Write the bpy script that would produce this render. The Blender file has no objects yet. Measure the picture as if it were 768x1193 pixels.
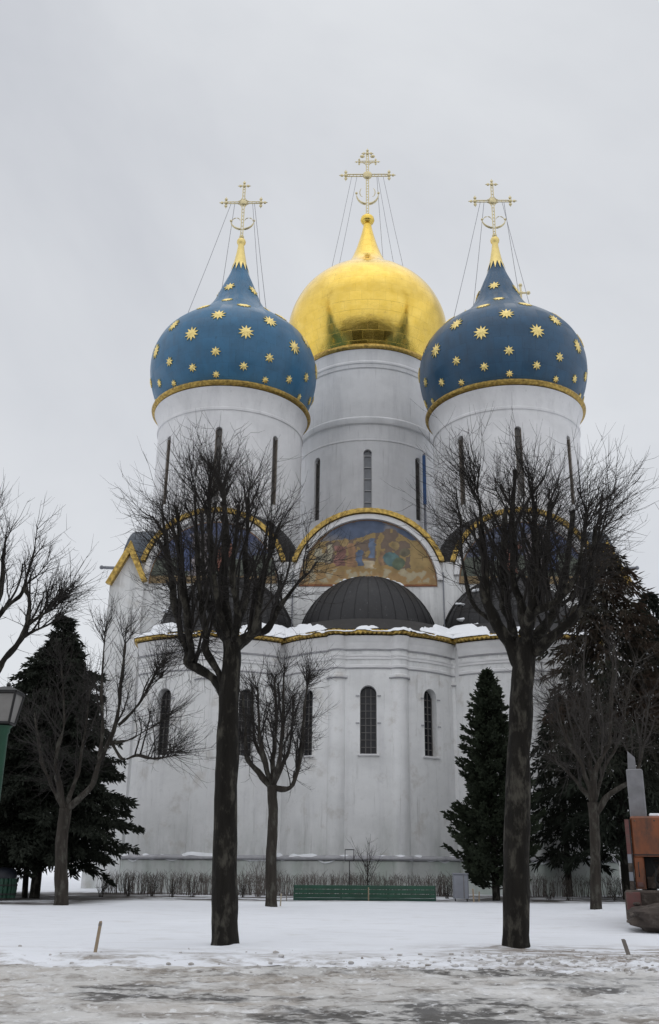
import bpy, bmesh, math, random
from mathutils import Vector, Matrix, noise
PI = math.pi
R = math.radians
C = bpy.context.scene.collection
scene = bpy.context.scene
rng = random.Random(7)

# ------------------------------------------------------------------ camera
FPX, IW, IH = 1114.0, 768.0, 1193.0
PPX, PPY, EYE = 406.0, 596.5, 1.6
PITCH, YAW, ROLL = R(20.357), R(-1.1516), R(0.4)
_f = Vector((math.sin(YAW)*math.cos(PITCH), math.cos(YAW)*math.cos(PITCH), math.sin(PITCH)))
_r0 = Vector((math.cos(YAW), -math.sin(YAW), 0)); _u0 = _r0.cross(_f)
_r = _r0*math.cos(ROLL) + _u0*math.sin(ROLL)
_u = _u0*math.cos(ROLL) - _r0*math.sin(ROLL)
cam = bpy.data.objects.new('camera', bpy.data.cameras.new('camera')); C.objects.link(cam)
m = Matrix((( _r.x, _u.x, -_f.x, 0), (_r.y, _u.y, -_f.y, 0), (_r.z, _u.z, -_f.z, EYE), (0, 0, 0, 1)))
cam.matrix_world = m
cam.data.sensor_fit = 'HORIZONTAL'; cam.data.sensor_width = 36.0
cam.data.lens = FPX/IW*36.0
cam.data.shift_x = -(PPX-IW/2)/IW
cam.data.clip_start = 0.1; cam.data.clip_end = 3000
scene.camera = cam

def W(px, py, Y):
    """survey point: the photograph's sight line (px, py) at the distance Y, in metres"""
    d = _r*((px-PPX)/FPX) + _u*((PPY-py)/FPX) + _f
    return d*(Y/d.y) + Vector((0, 0, EYE))

# ------------------------------------------------------------------ ground height
def sstep(a, b, x):
    t = min(1, max(0, (x-a)/(b-a))); return t*t*(3-2*t)
def gz(y, x=0.0):
    return 0.13*sstep(17.9, 19.6, y) + 0.22*sstep(19.6, 50, y)
def gpt(px, Y, y0=1040):
    p = W(px, y0, Y); return Vector((p.x, Y, gz(Y)))

# ------------------------------------------------------------------ materials
def mat(name, base, rough=0.7, metal=0.0, var=0.15, scale=4.0, bump=0.0, bscale=None, spec=0.5, dark=None, stretch=(1, 1, 1), detail=6, coords='Object'):
    M = bpy.data.materials.new(name); M.use_nodes = True
    n = M.node_tree.nodes; l = M.node_tree.links; b = n['Principled BSDF']
    tc = n.new('ShaderNodeTexCoord'); mp = n.new('ShaderNodeMapping'); mp.inputs['Scale'].default_value = stretch
    l.new(tc.outputs[coords], mp.inputs[0])
    nz = n.new('ShaderNodeTexNoise'); nz.inputs['Scale'].default_value = scale; nz.inputs['Detail'].default_value = detail; nz.inputs['Roughness'].default_value = 0.6
    l.new(mp.outputs[0], nz.inputs['Vector'])
    cr = n.new('ShaderNodeValToRGB'); cr.color_ramp.elements[0].position = 0.3; cr.color_ramp.elements[1].position = 0.7
    lo = dark if dark else tuple(c*(1-var) for c in base); hi = tuple(min(1, c*(1+var)) for c in base)
    cr.color_ramp.elements[0].color = (*lo, 1); cr.color_ramp.elements[1].color = (*hi, 1)
    l.new(nz.outputs[0], cr.inputs[0]); l.new(cr.outputs[0], b.inputs['Base Color'])
    b.inputs['Roughness'].default_value = rough; b.inputs['Metallic'].default_value = metal
    b.inputs['Specular IOR Level'].default_value = spec
    if bump:
        nb = n.new('ShaderNodeTexNoise'); nb.inputs['Scale'].default_value = bscale or scale*4; nb.inputs['Detail'].default_value = 5
        l.new(mp.outputs[0], nb.inputs['Vector'])
        bp = n.new('ShaderNodeBump'); bp.inputs['Strength'].default_value = bump; bp.inputs['Distance'].default_value = 0.05
        l.new(nb.outputs[0], bp.inputs['Height']); l.new(bp.outputs[0], b.inputs['Normal'])
    return M

def overlay(M, color, scale, lo, hi, stretch=(1, 1, 1), amount=1.0, zmask=None):
    """second weathering layer: noise-shaped stains mixed over the base colour; zmask=(z0,z1) keeps it between heights"""
    n = M.node_tree.nodes; l = M.node_tree.links; b = n['Principled BSDF']
    src = b.inputs['Base Color'].links[0].from_socket
    tc = n.new('ShaderNodeTexCoord'); mp = n.new('ShaderNodeMapping'); mp.inputs['Scale'].default_value = stretch
    mp.inputs['Location'].default_value = (3.7, 1.3, 9.1)
    l.new(tc.outputs['Object'], mp.inputs[0])
    nz = n.new('ShaderNodeTexNoise'); nz.inputs['Scale'].default_value = scale; nz.inputs['Detail'].default_value = 8; nz.inputs['Roughness'].default_value = 0.65
    l.new(mp.outputs[0], nz.inputs['Vector'])
    mr = n.new('ShaderNodeMapRange'); mr.inputs[1].default_value = lo; mr.inputs[2].default_value = hi; mr.inputs[4].default_value = amount
    l.new(nz.outputs[0], mr.inputs[0]); fac = mr.outputs[0]
    if zmask:
        sp = n.new('ShaderNodeSeparateXYZ'); l.new(tc.outputs['Object'], sp.inputs[0])
        m2 = n.new('ShaderNodeMapRange'); m2.inputs[1].default_value = zmask[0]; m2.inputs[2].default_value = zmask[1]
        l.new(sp.outputs['Z'], m2.inputs[0])
        mu = n.new('ShaderNodeMath'); mu.operation = 'MULTIPLY'; l.new(fac, mu.inputs[0]); l.new(m2.outputs[0], mu.inputs[1]); fac = mu.outputs[0]
    mx = n.new('ShaderNodeMix'); mx.data_type = 'RGBA'
    l.new(fac, mx.inputs[0]); l.new(src, mx.inputs[6]); mx.inputs[7].default_value = (*color, 1)
    l.new(mx.outputs[2], b.inputs['Base Color'])
    return M

M = {}
M['plaster'] = overlay(overlay(mat('white_plaster', (0.78, 0.785, 0.785), 0.85, var=0.05, scale=0.6, bump=0.12, bscale=9), (0.45, 0.45, 0.47), 1.1, 0.5, 0.8, (1, 1, 0.12), 0.55), (0.5, 0.5, 0.5), 3.5, 0.55, 0.75, (1, 1, 1), 0.35)
overlay(M['plaster'], (0.58, 0.585, 0.58), 0.28, 0.48, 0.66, (1, 1, 1.6), 0.4)
overlay(M['plaster'], (0.80, 0.80, 0.80), 0.45, 0.54, 0.64, (1, 1, 2.2), 0.4)
overlay(M['plaster'], (0.33, 0.34, 0.34), 1.6, 0.45, 0.7, (1, 1, 0.08), 0.55, zmask=(9.5, 12.8))
overlay(M['plaster'], (0.36, 0.39, 0.36), 1.0, 0.4, 0.65, (1, 1, 0.35), 0.6, zmask=(4.2, 1.6))
overlay(M['plaster'], (0.40, 0.40, 0.385), 5.0, 0.60, 0.70, (1, 1, 0.06), 0.5)
overlay(M['plaster'], (0.46, 0.43, 0.385), 0.9, 0.56, 0.68, (1, 1, 1), 0.45)
M['drum'] = overlay(mat('drum_plaster', (0.73, 0.73, 0.74), 0.85, var=0.06, scale=0.7, bump=0.12, bscale=9), (0.44, 0.44, 0.46), 0.9, 0.48, 0.8, (1, 1, 0.16), 0.6)
overlay(M['drum'], (0.54, 0.545, 0.55), 0.3, 0.46, 0.66, (1, 1, 1.5), 0.4)
overlay(M['drum'], (0.76, 0.76, 0.77), 0.5, 0.52, 0.66, (1, 1, 2.0), 0.35)
overlay(M['drum'], (0.40, 0.40, 0.40), 5.0, 0.60, 0.70, (1, 1, 0.06), 0.45)
M['plinth'] = overlay(overlay(mat('plinth_plaster', (0.55, 0.57, 0.55), 0.9, var=0.08, scale=0.8, bump=0.2, bscale=7), (0.36, 0.46, 0.38), 0.5, 0.45, 0.7, (1, 1, 0.5), 0.7), (0.3, 0.3, 0.29), 2.0, 0.5, 0.75, (1, 1, 0.4), 0.6)
M['moulding'] = mat('moulding_plaster', (0.72, 0.72, 0.725), 0.85, var=0.08, scale=1.4)
M['line'] = mat('dark_moulding', (0.36, 0.36, 0.38), 0.9, var=0.2, scale=2)  # darker grey for lines under mouldings and rings, plinth ledge and hooks
M['roof'] = overlay(mat('dark_sheet_roof', (0.010, 0.0098, 0.0115), 0.6, var=0.3, scale=1.5, bump=0.15, bscale=5), (0.03, 0.028, 0.028), 2.2, 0.5, 0.75, (1, 1, 1), 0.6)
overlay(M['roof'], (0.22, 0.22, 0.23), 7.0, 0.63, 0.72, (1, 1, 1), 0.6)
M['blueroof'] = mat('slate_blue_roof', (0.03, 0.045, 0.065), 0.5, var=0.25, scale=1.5)
M['gold'] = overlay(mat('gilded_dome', (0.86, 0.62, 0.15), 0.20, 1.0, var=0.07, scale=1.2, bump=0.28, bscale=1.1, dark=(0.80, 0.55, 0.10)), (0.60, 0.42, 0.13), 1.6, 0.55, 0.75, (1, 1, 2.5), 0.5)
M['goldtrim'] = mat('gilded_trim', (0.50, 0.35, 0.10), 0.45, 1.0, var=0.35, scale=5, bump=0.6, bscale=6, dark=(0.20, 0.135, 0.05))
M['star'] = mat('gilded_star', (0.80, 0.64, 0.26), 0.38, 1.0, var=0.1, scale=3)
M['cross'] = mat('gilded_cross', (0.62, 0.54, 0.33), 0.4, 1.0, var=0.2, scale=4)
def bluemat(name, c, st):
    m_ = overlay(overlay(mat(name, c, 0.42, var=0.16, scale=0.8, bump=0.3, bscale=1.3, spec=0.4), st, 1.3, 0.5, 0.8, (1, 1, 0.22), 0.6), tuple(v*0.45 for v in c), 4.0, 0.6, 0.72, (1, 1, 0.6), 0.5)
    return m_
M['blue'] = bluemat('blue_dome_paint', (0.043, 0.145, 0.260), (0.05, 0.10, 0.15))
M['blue2'] = bluemat('weathered_blue_dome_paint', (0.031, 0.086, 0.156), (0.035, 0.058, 0.085))
def sheets(M_, n_mer, zstep, line=0.035, vary=0.1, seam=0.75):
    """metal sheets: meridian and ring seams, each sheet a shade and a gloss of its own"""
    n = M_.node_tree.nodes; l = M_.node_tree.links; b = n['Principled BSDF']
    src = b.inputs['Base Color'].links[0].from_socket
    def mth(op, a, c=None, d=None):
        q = n.new('ShaderNodeMath'); q.operation = op
        for i, v in enumerate((a, c, d)):
            if v is None: continue
            if isinstance(v, (int, float)): q.inputs[i].default_value = v
            else: l.new(v, q.inputs[i])
        return q.outputs[0]
    tc = n.new('ShaderNodeTexCoord'); sp = n.new('ShaderNodeSeparateXYZ'); l.new(tc.outputs['Object'], sp.inputs[0])
    a = mth('MULTIPLY', mth('ARCTAN2', sp.outputs['Y'], sp.outputs['X']), n_mer/(2*PI)); z = mth('MULTIPLY', sp.outputs['Z'], 1/zstep)
    zi = mth('FLOOR', z); a2 = mth('ADD', a, mth('MULTIPLY', mth('MODULO', zi, 2.0), 0.5)); ai = mth('FLOOR', a2)
    cb = n.new('ShaderNodeCombineXYZ'); l.new(ai, cb.inputs[0]); l.new(zi, cb.inputs[1])
    wn = n.new('ShaderNodeTexWhiteNoise'); wn.noise_dimensions = '3D'; l.new(cb.outputs[0], wn.inputs[0])
    fa = mth('LESS_THAN', mth('FRACT', a2), line*2); fz = mth('LESS_THAN', mth('FRACT', z), line*1.6); ln = mth('MAXIMUM', fa, fz)
    sh = mth('ADD', mth('MULTIPLY', wn.outputs[0], 2*vary), 1-vary); sh = mth('MULTIPLY', sh, mth('SUBTRACT', 1.0, mth('MULTIPLY', ln, 1-seam)))
    hs = n.new('ShaderNodeHueSaturation'); l.new(sh, hs.inputs['Value']); l.new(src, hs.inputs['Color']); l.new(hs.outputs[0], b.inputs['Base Color'])
    r0 = b.inputs['Roughness'].default_value; l.new(mth('ADD', mth('MULTIPLY', wn.outputs[0], r0*0.5), r0*0.75), b.inputs['Roughness'])
    bp = n.new('ShaderNodeBump'); bp.inputs['Strength'].default_value = 0.25; bp.inputs['Distance'].default_value = 0.03
    l.new(mth('ADD', mth('MULTIPLY', ln, -1.0), mth('MULTIPLY', wn.outputs[0], 0.3)), bp.inputs['Height'])
    if b.inputs['Normal'].links: l.new(b.inputs['Normal'].links[0].from_socket, bp.inputs['Normal'])
    l.new(bp.outputs[0], b.inputs['Normal'])
sheets(M['blue'], 40, 0.9, 0.018, 0.05, 0.86); sheets(M['blue2'], 40, 0.9, 0.02, 0.08, 0.80); sheets(M['gold'], 44, 0.8, 0.015, 0.05, 0.88)
M['pipeblue'] = mat('blue_painted_pipe', (0.03, 0.09, 0.24), 0.5, var=0.2)
M['pane'] = mat('dark_window_glass', (0.022, 0.023, 0.027), 0.12, var=0.3, scale=3)
M['pane'].node_tree.nodes['Principled BSDF'].inputs['Specular IOR Level'].default_value = 0.25
M['slit'] = mat('dusty_slit_pane', (0.13, 0.122, 0.115), 0.4, var=0.35, scale=1.2)
M['frame'] = mat('dark_window_frame', (0.13, 0.125, 0.12), 0.6, var=0.2)
M['frame2'] = mat('brown_window_frame', (0.19, 0.165, 0.14), 0.7, var=0.3)
M['wframe'] = mat('pale_window_frame', (0.45, 0.45, 0.46), 0.7, var=0.1)
M['greypane'] = mat('grey_glass', (0.20, 0.21, 0.23), 0.25, var=0.25, scale=1.0)
M['wire'] = mat('steel_wire', (0.28, 0.28, 0.3), 0.5, 0.0, var=0.1)
M['snow'] = mat('clean_snow', (0.80, 0.82, 0.85), 0.75, var=0.03, scale=1.5, bump=0.35, bscale=6)
M['twig'] = mat('twig_bark', (0.019, 0.016, 0.014), 0.9, var=0.3, scale=3)
M['greytwig'] = mat('grey_twig_bark', (0.04, 0.035, 0.031), 0.9, var=0.3, scale=3)
def bark(name, c, c2):
    return overlay(mat(name, c, 0.92, var=0.35, scale=6, bump=0.9, bscale=14, stretch=(1, 1, 0.18), spec=0.2), c2, 5.0, 0.50, 0.64, (1, 1, 0.45), 0.85)
M['bark'] = bark('lime_bark', (0.014, 0.0125, 0.0105), (0.075, 0.07, 0.058))
M['bark2'] = bark('grey_lime_bark', (0.036, 0.031, 0.026), (0.085, 0.082, 0.07))
M['needle'] = mat('spruce_needles', (0.024, 0.029, 0.021), 0.8, var=0.5, scale=1.2, spec=0.2)
M['thuja'] = mat('thuja_leaves', (0.033, 0.043, 0.026), 0.8, var=0.5, scale=1.4, spec=0.2)
M['brownneedle'] = overlay(mat('browned_needles', (0.022, 0.028, 0.020), 0.85, var=0.5, scale=1.2, spec=0.2), (0.060, 0.038, 0.027), 0.5, 0.36, 0.6, (1, 1, 1), 0.85, zmask=(4.0, 8.5))
M['green'] = overlay(mat('green_paint', (0.011, 0.066, 0.038), 0.5, var=0.25, scale=3), (0.02, 0.05, 0.035), 5, 0.5, 0.7, (0.3, 1, 1), 0.7)
M['dkgreen'] = mat('dark_green_paint', (0.012, 0.06, 0.042), 0.5, var=0.2)
M['black'] = mat('black_metal', (0.012, 0.012, 0.013), 0.5, var=0.2)
M['greymetal'] = overlay(mat('grey_painted_metal', (0.21, 0.22, 0.25), 0.55, var=0.12, scale=2), (0.12, 0.12, 0.12), 3, 0.55, 0.75, (1, 1, 0.3), 0.6)
M['concrete'] = mat('grey_exhaust_casing', (0.19, 0.19, 0.2), 0.7, var=0.2, scale=3)
M['orange'] = overlay(mat('orange_paint', (0.21, 0.066, 0.024), 0.5, var=0.15, scale=2), (0.05, 0.032, 0.024), 2.5, 0.47, 0.66, (1, 1, 0.5), 0.85)
M['dirty'] = overlay(mat('muddy_metal', (0.05, 0.038, 0.031), 0.85, var=0.4, scale=4, bump=0.5), (0.12, 0.10, 0.085), 5, 0.5, 0.7)
M['redpaint'] = overlay(mat('dull_red_paint', (0.13, 0.05, 0.045), 0.6, var=0.2), (0.1, 0.07, 0.06), 5, 0.5, 0.7)
M['rubber'] = mat('tyre_rubber', (0.018, 0.018, 0.018), 0.9, var=0.3)
M['whitepaint'] = mat('white_marker_paint', (0.4, 0.49, 0.47), 0.6, var=0.15)
M['milk'] = mat('milky_lamp_glass', (0.24, 0.235, 0.23), 0.4, var=0.15, scale=5)
M['wood'] = mat('weathered_stake_wood', (0.30, 0.235, 0.16), 0.85, var=0.25, scale=8, stretch=(1, 1, 0.2))
M['wood2'] = mat('grey_stake_wood', (0.20, 0.18, 0.16), 0.85, var=0.25, scale=8, stretch=(1, 1, 0.2))
M['wood3'] = mat('pale_stake_wood', (0.44, 0.39, 0.30), 0.85, var=0.2, scale=8)
M['unseen_forest'] = mat('unseen_trees', (0.022, 0.020, 0.014), 0.9, var=0.4, scale=0.2)  # very dark, for the added out-of-view trees the gilded dome mirrors
M['clod'] = overlay(mat('dirty_snow', (0.58, 0.57, 0.56), 0.8, var=0.12, scale=4, bump=0.5), (0.22, 0.19, 0.16), 3, 0.45, 0.65, (1, 1, 1), 0.8)

def road_material():
    m_ = mat('slushy_snow', (0.62, 0.61, 0.595), 0.7, var=0.1, scale=0.8, bump=1.0, bscale=8, stretch=(0.8, 0.8, 1))
    overlay(m_, (0.34, 0.305, 0.265), 0.4, 0.40, 0.56, (0.7, 0.7, 1), 0.9)
    overlay(m_, (0.19, 0.168, 0.145), 1.5, 0.48, 0.62, (0.5, 0.9, 1), 0.85)
    overlay(m_, (0.73, 0.735, 0.74), 1.3, 0.50, 0.62, (0.7, 0.7, 1), 0.85)
    overlay(m_, (0.12, 0.105, 0.092), 6.0, 0.55, 0.64, (0.6, 0.9, 1), 0.7)
    overlay(m_, (0.04, 0.037, 0.034), 0.5, 0.52, 0.60, (0.4, 0.8, 1), 0.9)
    overlay(m_, (0.56, 0.55, 0.53), 4.0, 0.47, 0.58, (0.5, 0.8, 1), 0.8)
    overlay(m_, (0.72, 0.725, 0.73), 9.0, 0.57, 0.64, (0.7, 0.8, 1), 0.7)
    return m_
M['road'] = road_material()
def lawn_material():
    m_ = mat('lawn_snow', (0.77, 0.79, 0.83), 0.75, var=0.035, scale=0.35, bump=0.35, bscale=5)
    overlay(m_, (0.60, 0.60, 0.60), 1.6, 0.53, 0.7, (0.6, 1, 1), 0.5)
    n = m_.node_tree.nodes; l = m_.node_tree.links; b = n['Principled BSDF']
    # dirt thrown up along the road edge, and bare soil showing through the thin snow near the hedges
    def band(y0, y1, y2, y3, color, sc, lo, hi, xm=None):
        src = b.inputs['Base Color'].links[0].from_socket
        tc = n.new('ShaderNodeTexCoord'); sp = n.new('ShaderNodeSeparateXYZ'); l.new(tc.outputs['Object'], sp.inputs[0])
        a = n.new('ShaderNodeMapRange'); a.inputs[1].default_value = y0; a.inputs[2].default_value = y1
        c = n.new('ShaderNodeMapRange'); c.inputs[1].default_value = y3; c.inputs[2].default_value = y2
        l.new(sp.outputs['Y'], a.inputs[0]); l.new(sp.outputs['Y'], c.inputs[0])
        mp = n.new('ShaderNodeMapping'); mp.inputs['Scale'].default_value = (0.55, 1.2, 1); l.new(tc.outputs['Object'], mp.inputs[0])
        nz = n.new('ShaderNodeTexNoise'); nz.inputs['Scale'].default_value = sc; nz.inputs['Detail'].default_value = 8; nz.inputs['Roughness'].default_value = 0.7
        l.new(mp.outputs[0], nz.inputs['Vector'])
        mr = n.new('ShaderNodeMapRange'); mr.inputs[1].default_value = lo; mr.inputs[2].default_value = hi; l.new(nz.outputs[0], mr.inputs[0])
        m1 = n.new('ShaderNodeMath'); m1.operation = 'MULTIPLY'; l.new(a.outputs[0], m1.inputs[0]); l.new(c.outputs[0], m1.inputs[1])
        if xm:
            d_ = n.new('ShaderNodeMapRange'); d_.inputs[1].default_value = xm[0]; d_.inputs[2].default_value = xm[1]; l.new(sp.outputs['X'], d_.inputs[0])
            m3 = n.new('ShaderNodeMath'); m3.operation = 'MULTIPLY'; l.new(m1.outputs[0], m3.inputs[0]); l.new(d_.outputs[0], m3.inputs[1]); m1 = m3
        m2 = n.new('ShaderNodeMath'); m2.operation = 'MULTIPLY'; l.new(m1.outputs[0], m2.inputs[0]); l.new(mr.outputs[0], m2.inputs[1])
        mx = n.new('ShaderNodeMix'); mx.data_type = 'RGBA'; l.new(m2.outputs[0], mx.inputs[0]); l.new(src, mx.inputs[6]); mx.inputs[7].default_value = (*color, 1)
        l.new(mx.outputs[2], b.inputs['Base Color'])
    band(15, 16, 18.2, 20.0, (0.32, 0.295, 0.27), 1.8, 0.47, 0.62)
    band(17, 18, 20.2, 21.6, (0.23, 0.195, 0.165), 2.4, 0.47, 0.58, (0.5, 3.0))
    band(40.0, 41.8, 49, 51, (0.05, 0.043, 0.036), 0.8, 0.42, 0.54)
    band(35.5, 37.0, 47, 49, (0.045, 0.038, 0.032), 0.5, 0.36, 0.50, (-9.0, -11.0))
    return m_
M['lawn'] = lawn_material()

# ------------------------------------------------------------------ mesh builder
ORG = {}
class MB:
    def __init__(s): s.v = []; s.f = []; s.mi = []; s.cur = 0
    def add(s, vs, fs):
        b = len(s.v); s.v.extend(tuple(v) for v in vs)
        for f in fs: s.f.append(tuple(i+b for i in f)); s.mi.append(s.cur)
    def box(s, x0, y0, z0, x1, y1, z1, xf=None):
        vs = [(x, y, z) for z in (z0, z1) for y in (y0, y1) for x in (x0, x1)]
        if xf: vs = [xf(*v) for v in vs]
        s.add(vs, [(0, 2, 3, 1), (4, 5, 7, 6), (0, 1, 5, 4), (2, 6, 7, 3), (0, 4, 6, 2), (1, 3, 7, 5)])
    def cbox(s, x0, y0, z0, x1, y1, z1, c=0.02):
        """box with chamfered vertical and top edges"""
        p = [(x0+c, y0), (x1-c, y0), (x1, y0+c), (x1, y1-c), (x1-c, y1), (x0+c, y1), (x0, y1-c), (x0, y0+c)]
        cx, cy = (x0+x1)/2, (y0+y1)/2
        q = [(x + (c if x < cx else -c)*0.8, y + (c if y < cy else -c)*0.8) for x, y in p]
        vs = [(x, y, z0) for x, y in p]+[(x, y, z1-c) for x, y in p]+[(x, y, z1) for x, y in q]
        fs = [tuple(range(7, -1, -1)), tuple(range(16, 24))]
        for k in range(8):
            j = (k+1) % 8; fs += [(k, j, 8+j, 8+k), (8+k, 8+j, 16+j, 16+k)]
        s.add(vs, fs)
    def prism(s, poly, d0, d1, xf):
        """2-D outline (x,z) pushed from depth d0 to d1; xf(x,d,z) places it"""
        n = len(poly)
        vs = [xf(x, d0, z) for x, z in poly]+[xf(x, d1, z) for x, z in poly]
        fs = [tuple(range(n-1, -1, -1)), tuple(range(n, 2*n))]
        fs += [(i, (i+1) % n, n+(i+1) % n, n+i) for i in range(n)]
        s.add(vs, fs)
    def tube(s, pts, rad, sides=5, cap=True):
        n = len(pts); vs = []; fs = []
        ref = None
        for i in range(n):
            t = (pts[min(i+1, n-1)]-pts[max(i-1, 0)])
            if t.length < 1e-9: t = Vector((0, 0, 1))
            t.normalize()
            if ref is None: ref = Vector((1, 0, 0)) if abs(t.x) < 0.8 else Vector((0, 1, 0))
            a = t.cross(ref); a.normalize(); b = t.cross(a); ref = -b if False else ref
            r = rad[i]
            for k in range(sides):
                w = 2*PI*k/sides; vs.append(pts[i]+a*(r*math.cos(w))+b*(r*math.sin(w)))
        for i in range(n-1):
            for k in range(sides):
                k2 = (k+1) % sides; fs.append((i*sides+k, i*sides+k2, (i+1)*sides+k2, (i+1)*sides+k))
        if cap:
            fs.append(tuple(range(sides-1, -1, -1))); fs.append(tuple(range((n-1)*sides, n*sides)))
        s.add(vs, fs)
    def lathe(s, prof, c=(0, 0), seg=64, caps=False):
        n = len(prof); vs = []; fs = []
        for r, z in prof:
            for k in range(seg):
                w = 2*PI*k/seg; vs.append((c[0]+r*math.cos(w), c[1]+r*math.sin(w), z))
        for i in range(n-1):
            for k in range(seg):
                k2 = (k+1) % seg; fs.append((i*seg+k, i*seg+k2, (i+1)*seg+k2, (i+1)*seg+k))
        if caps: fs.append(tuple(range(seg-1, -1, -1))); fs.append(tuple(range((n-1)*seg, n*seg)))
        s.add(vs, fs)
    def ball(s, c, r, seg=8, rings=6, sc=(1, 1, 1)):
        vs = []; fs = []
        for i in range(1, rings):
            p = PI*i/rings
            for k in range(seg):
                w = 2*PI*k/seg; vs.append((c[0]+r*sc[0]*math.sin(p)*math.cos(w), c[1]+r*sc[1]*math.sin(p)*math.sin(w), c[2]+r*sc[2]*math.cos(p)))
        t = len(vs); vs += [(c[0], c[1], c[2]+r*sc[2]), (c[0], c[1], c[2]-r*sc[2])]
        for i in range(rings-2):
            for k in range(seg):
                k2 = (k+1) % seg; fs.append((i*seg+k, (i+1)*seg+k, (i+1)*seg+k2, i*seg+k2))
        for k in range(seg):
            k2 = (k+1) % seg; fs.append((t, k, k2)); fs.append((t+1, (rings-2)*seg+k2, (rings-2)*seg+k))
        s.add(vs, fs)
    def build(s, name, mats, parent=None, smooth=None, label=None, normals=False):
        me = bpy.data.meshes.new(name)
        o0 = ORG.get(parent.name, (0, 0, 0)) if parent else (0, 0, 0)
        me.from_pydata([(x-o0[0], y-o0[1], z-o0[2]) for x, y, z in s.v], [], s.f)
        if not isinstance(mats, (list, tuple)): mats = [mats]
        for m_ in mats: me.materials.append(m_)
        if len(mats) > 1: me.polygons.foreach_set('material_index', s.mi)
        if normals:
            bm = bmesh.new(); bm.from_mesh(me); bmesh.ops.recalc_face_normals(bm, faces=bm.faces); bm.to_mesh(me); bm.free()
        if smooth:
            me.shade_smooth()
            if smooth < 170: me.set_sharp_from_angle(angle=R(smooth))
        me.update()
        o = bpy.data.objects.new(name, me); C.objects.link(o)
        if parent: o.parent = parent; ORG[o.name] = o0
        if label: o['label'] = label
        return o
def thing(name, label, cat, loc, group=None):
    o = bpy.data.objects.new(name, None); C.objects.link(o); o.location = loc; o.empty_display_size = 0.3
    ORG[o.name] = tuple(loc); tag(o, label, cat, group); return o
def tag(o, label=None, cat=None, group=None, kind=None):
    for k, v in (('label', label), ('category', cat), ('group', group), ('kind', kind)):
        if v: o[k] = v
    return o
def ident(x, d, z): return (x, d, z)
def catmull(pts, rad, n=5):
    P = []; Q = []
    for i in range(len(pts)-1):
        p0, p1, p2, p3 = pts[max(i-1, 0)], pts[i], pts[i+1], pts[min(i+2, len(pts)-1)]
        for k in range(n):
            f = k/n
            P.append((p1*2+(p2-p0)*f+(p0*2-p1*5+p2*4-p3)*(f*f)+(p1*3-p0-p2*3+p3)*(f*f*f))*0.5)
            Q.append(rad[i]*(1-f)+rad[i+1]*f)
    P.append(pts[-1].copy()); Q.append(rad[-1]); return P, Q
def smoothprof(prof, n=6):
    P, _ = catmull([Vector((r, z, 0)) for r, z in prof], [0]*len(prof), n)
    return [(p.x, p.y) for p in P]
def boolcut(o, cutters):
    """subtract cutter meshes from o for good, then delete them"""
    j = MB()
    for cmb in cutters: j.add(cmb.v, cmb.f)
    c = j.build('cutter', [M['plaster']], None, normals=True)
    c.location = Vector((0, 0, 0))
    o0 = ORG.get(o.name, (0, 0, 0)); c.location = Vector((-o0[0], -o0[1], -o0[2])) + Vector((0, 0, 0))
    par, o.parent = o.parent, None
    md = o.modifiers.new('b', 'BOOLEAN'); md.object = c; md.operation = 'DIFFERENCE'; md.solver = 'EXACT'; md.use_self = False
    bpy.context.view_layer.update()
    dg = bpy.context.evaluated_depsgraph_get()
    me = bpy.data.meshes.new_from_object(o.evaluated_get(dg)); o.modifiers.clear()
    old = o.data; nm = old.name; o.data = me; bpy.data.meshes.remove(old); me.name = nm
    o.parent = par; cm = c.data; bpy.data.objects.remove(c); bpy.data.meshes.remove(cm)
    me.shade_smooth(); me.set_sharp_from_angle(angle=R(28))
def arched(w, h, n=8):
    p = [(-w/2, 0), (w/2, 0)]
    for k in range(n+1):
        a = PI*k/n; p.append((w/2*math.cos(a), h-w/2+w/2*math.sin(a)))
    return p

# ================================================================== CATHEDRAL
CX = 0.10
cath = thing('cathedral', 'white cathedral with one gilded dome and star spangled blue onion domes', 'cathedral', (CX, 56, 0.3))
WY = 58.0
Z0 = 18.2; RA = 4.62; SP = 9.8; ZS = 18.55; RS = 4.33
def arcpts(cx, r, zmin, n=28, z0=Z0):
    a0 = math.asin((zmin-z0)/r)
    return [(cx+r*math.cos(PI-a0-(PI-2*a0)*k/n), z0+r*math.sin(PI-a0-(PI-2*a0)*k/n)) for k in range(n+1)]
ol = [(-16.1, 0), (-16.1, 18.4), (-14.3, 19.7)]
for c in (-SP, 0, SP): ol += arcpts(c, RS if c else RA, 19.7, 28, ZS if c else Z0)
ol += [(14.3, 19.7), (16.1, 18.4), (16.1, 0)]
b = MB(); b.prism([(x+CX, z) for x, z in ol], WY, 99.0, ident); b.build('wall', M['plaster'], cath)
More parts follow.
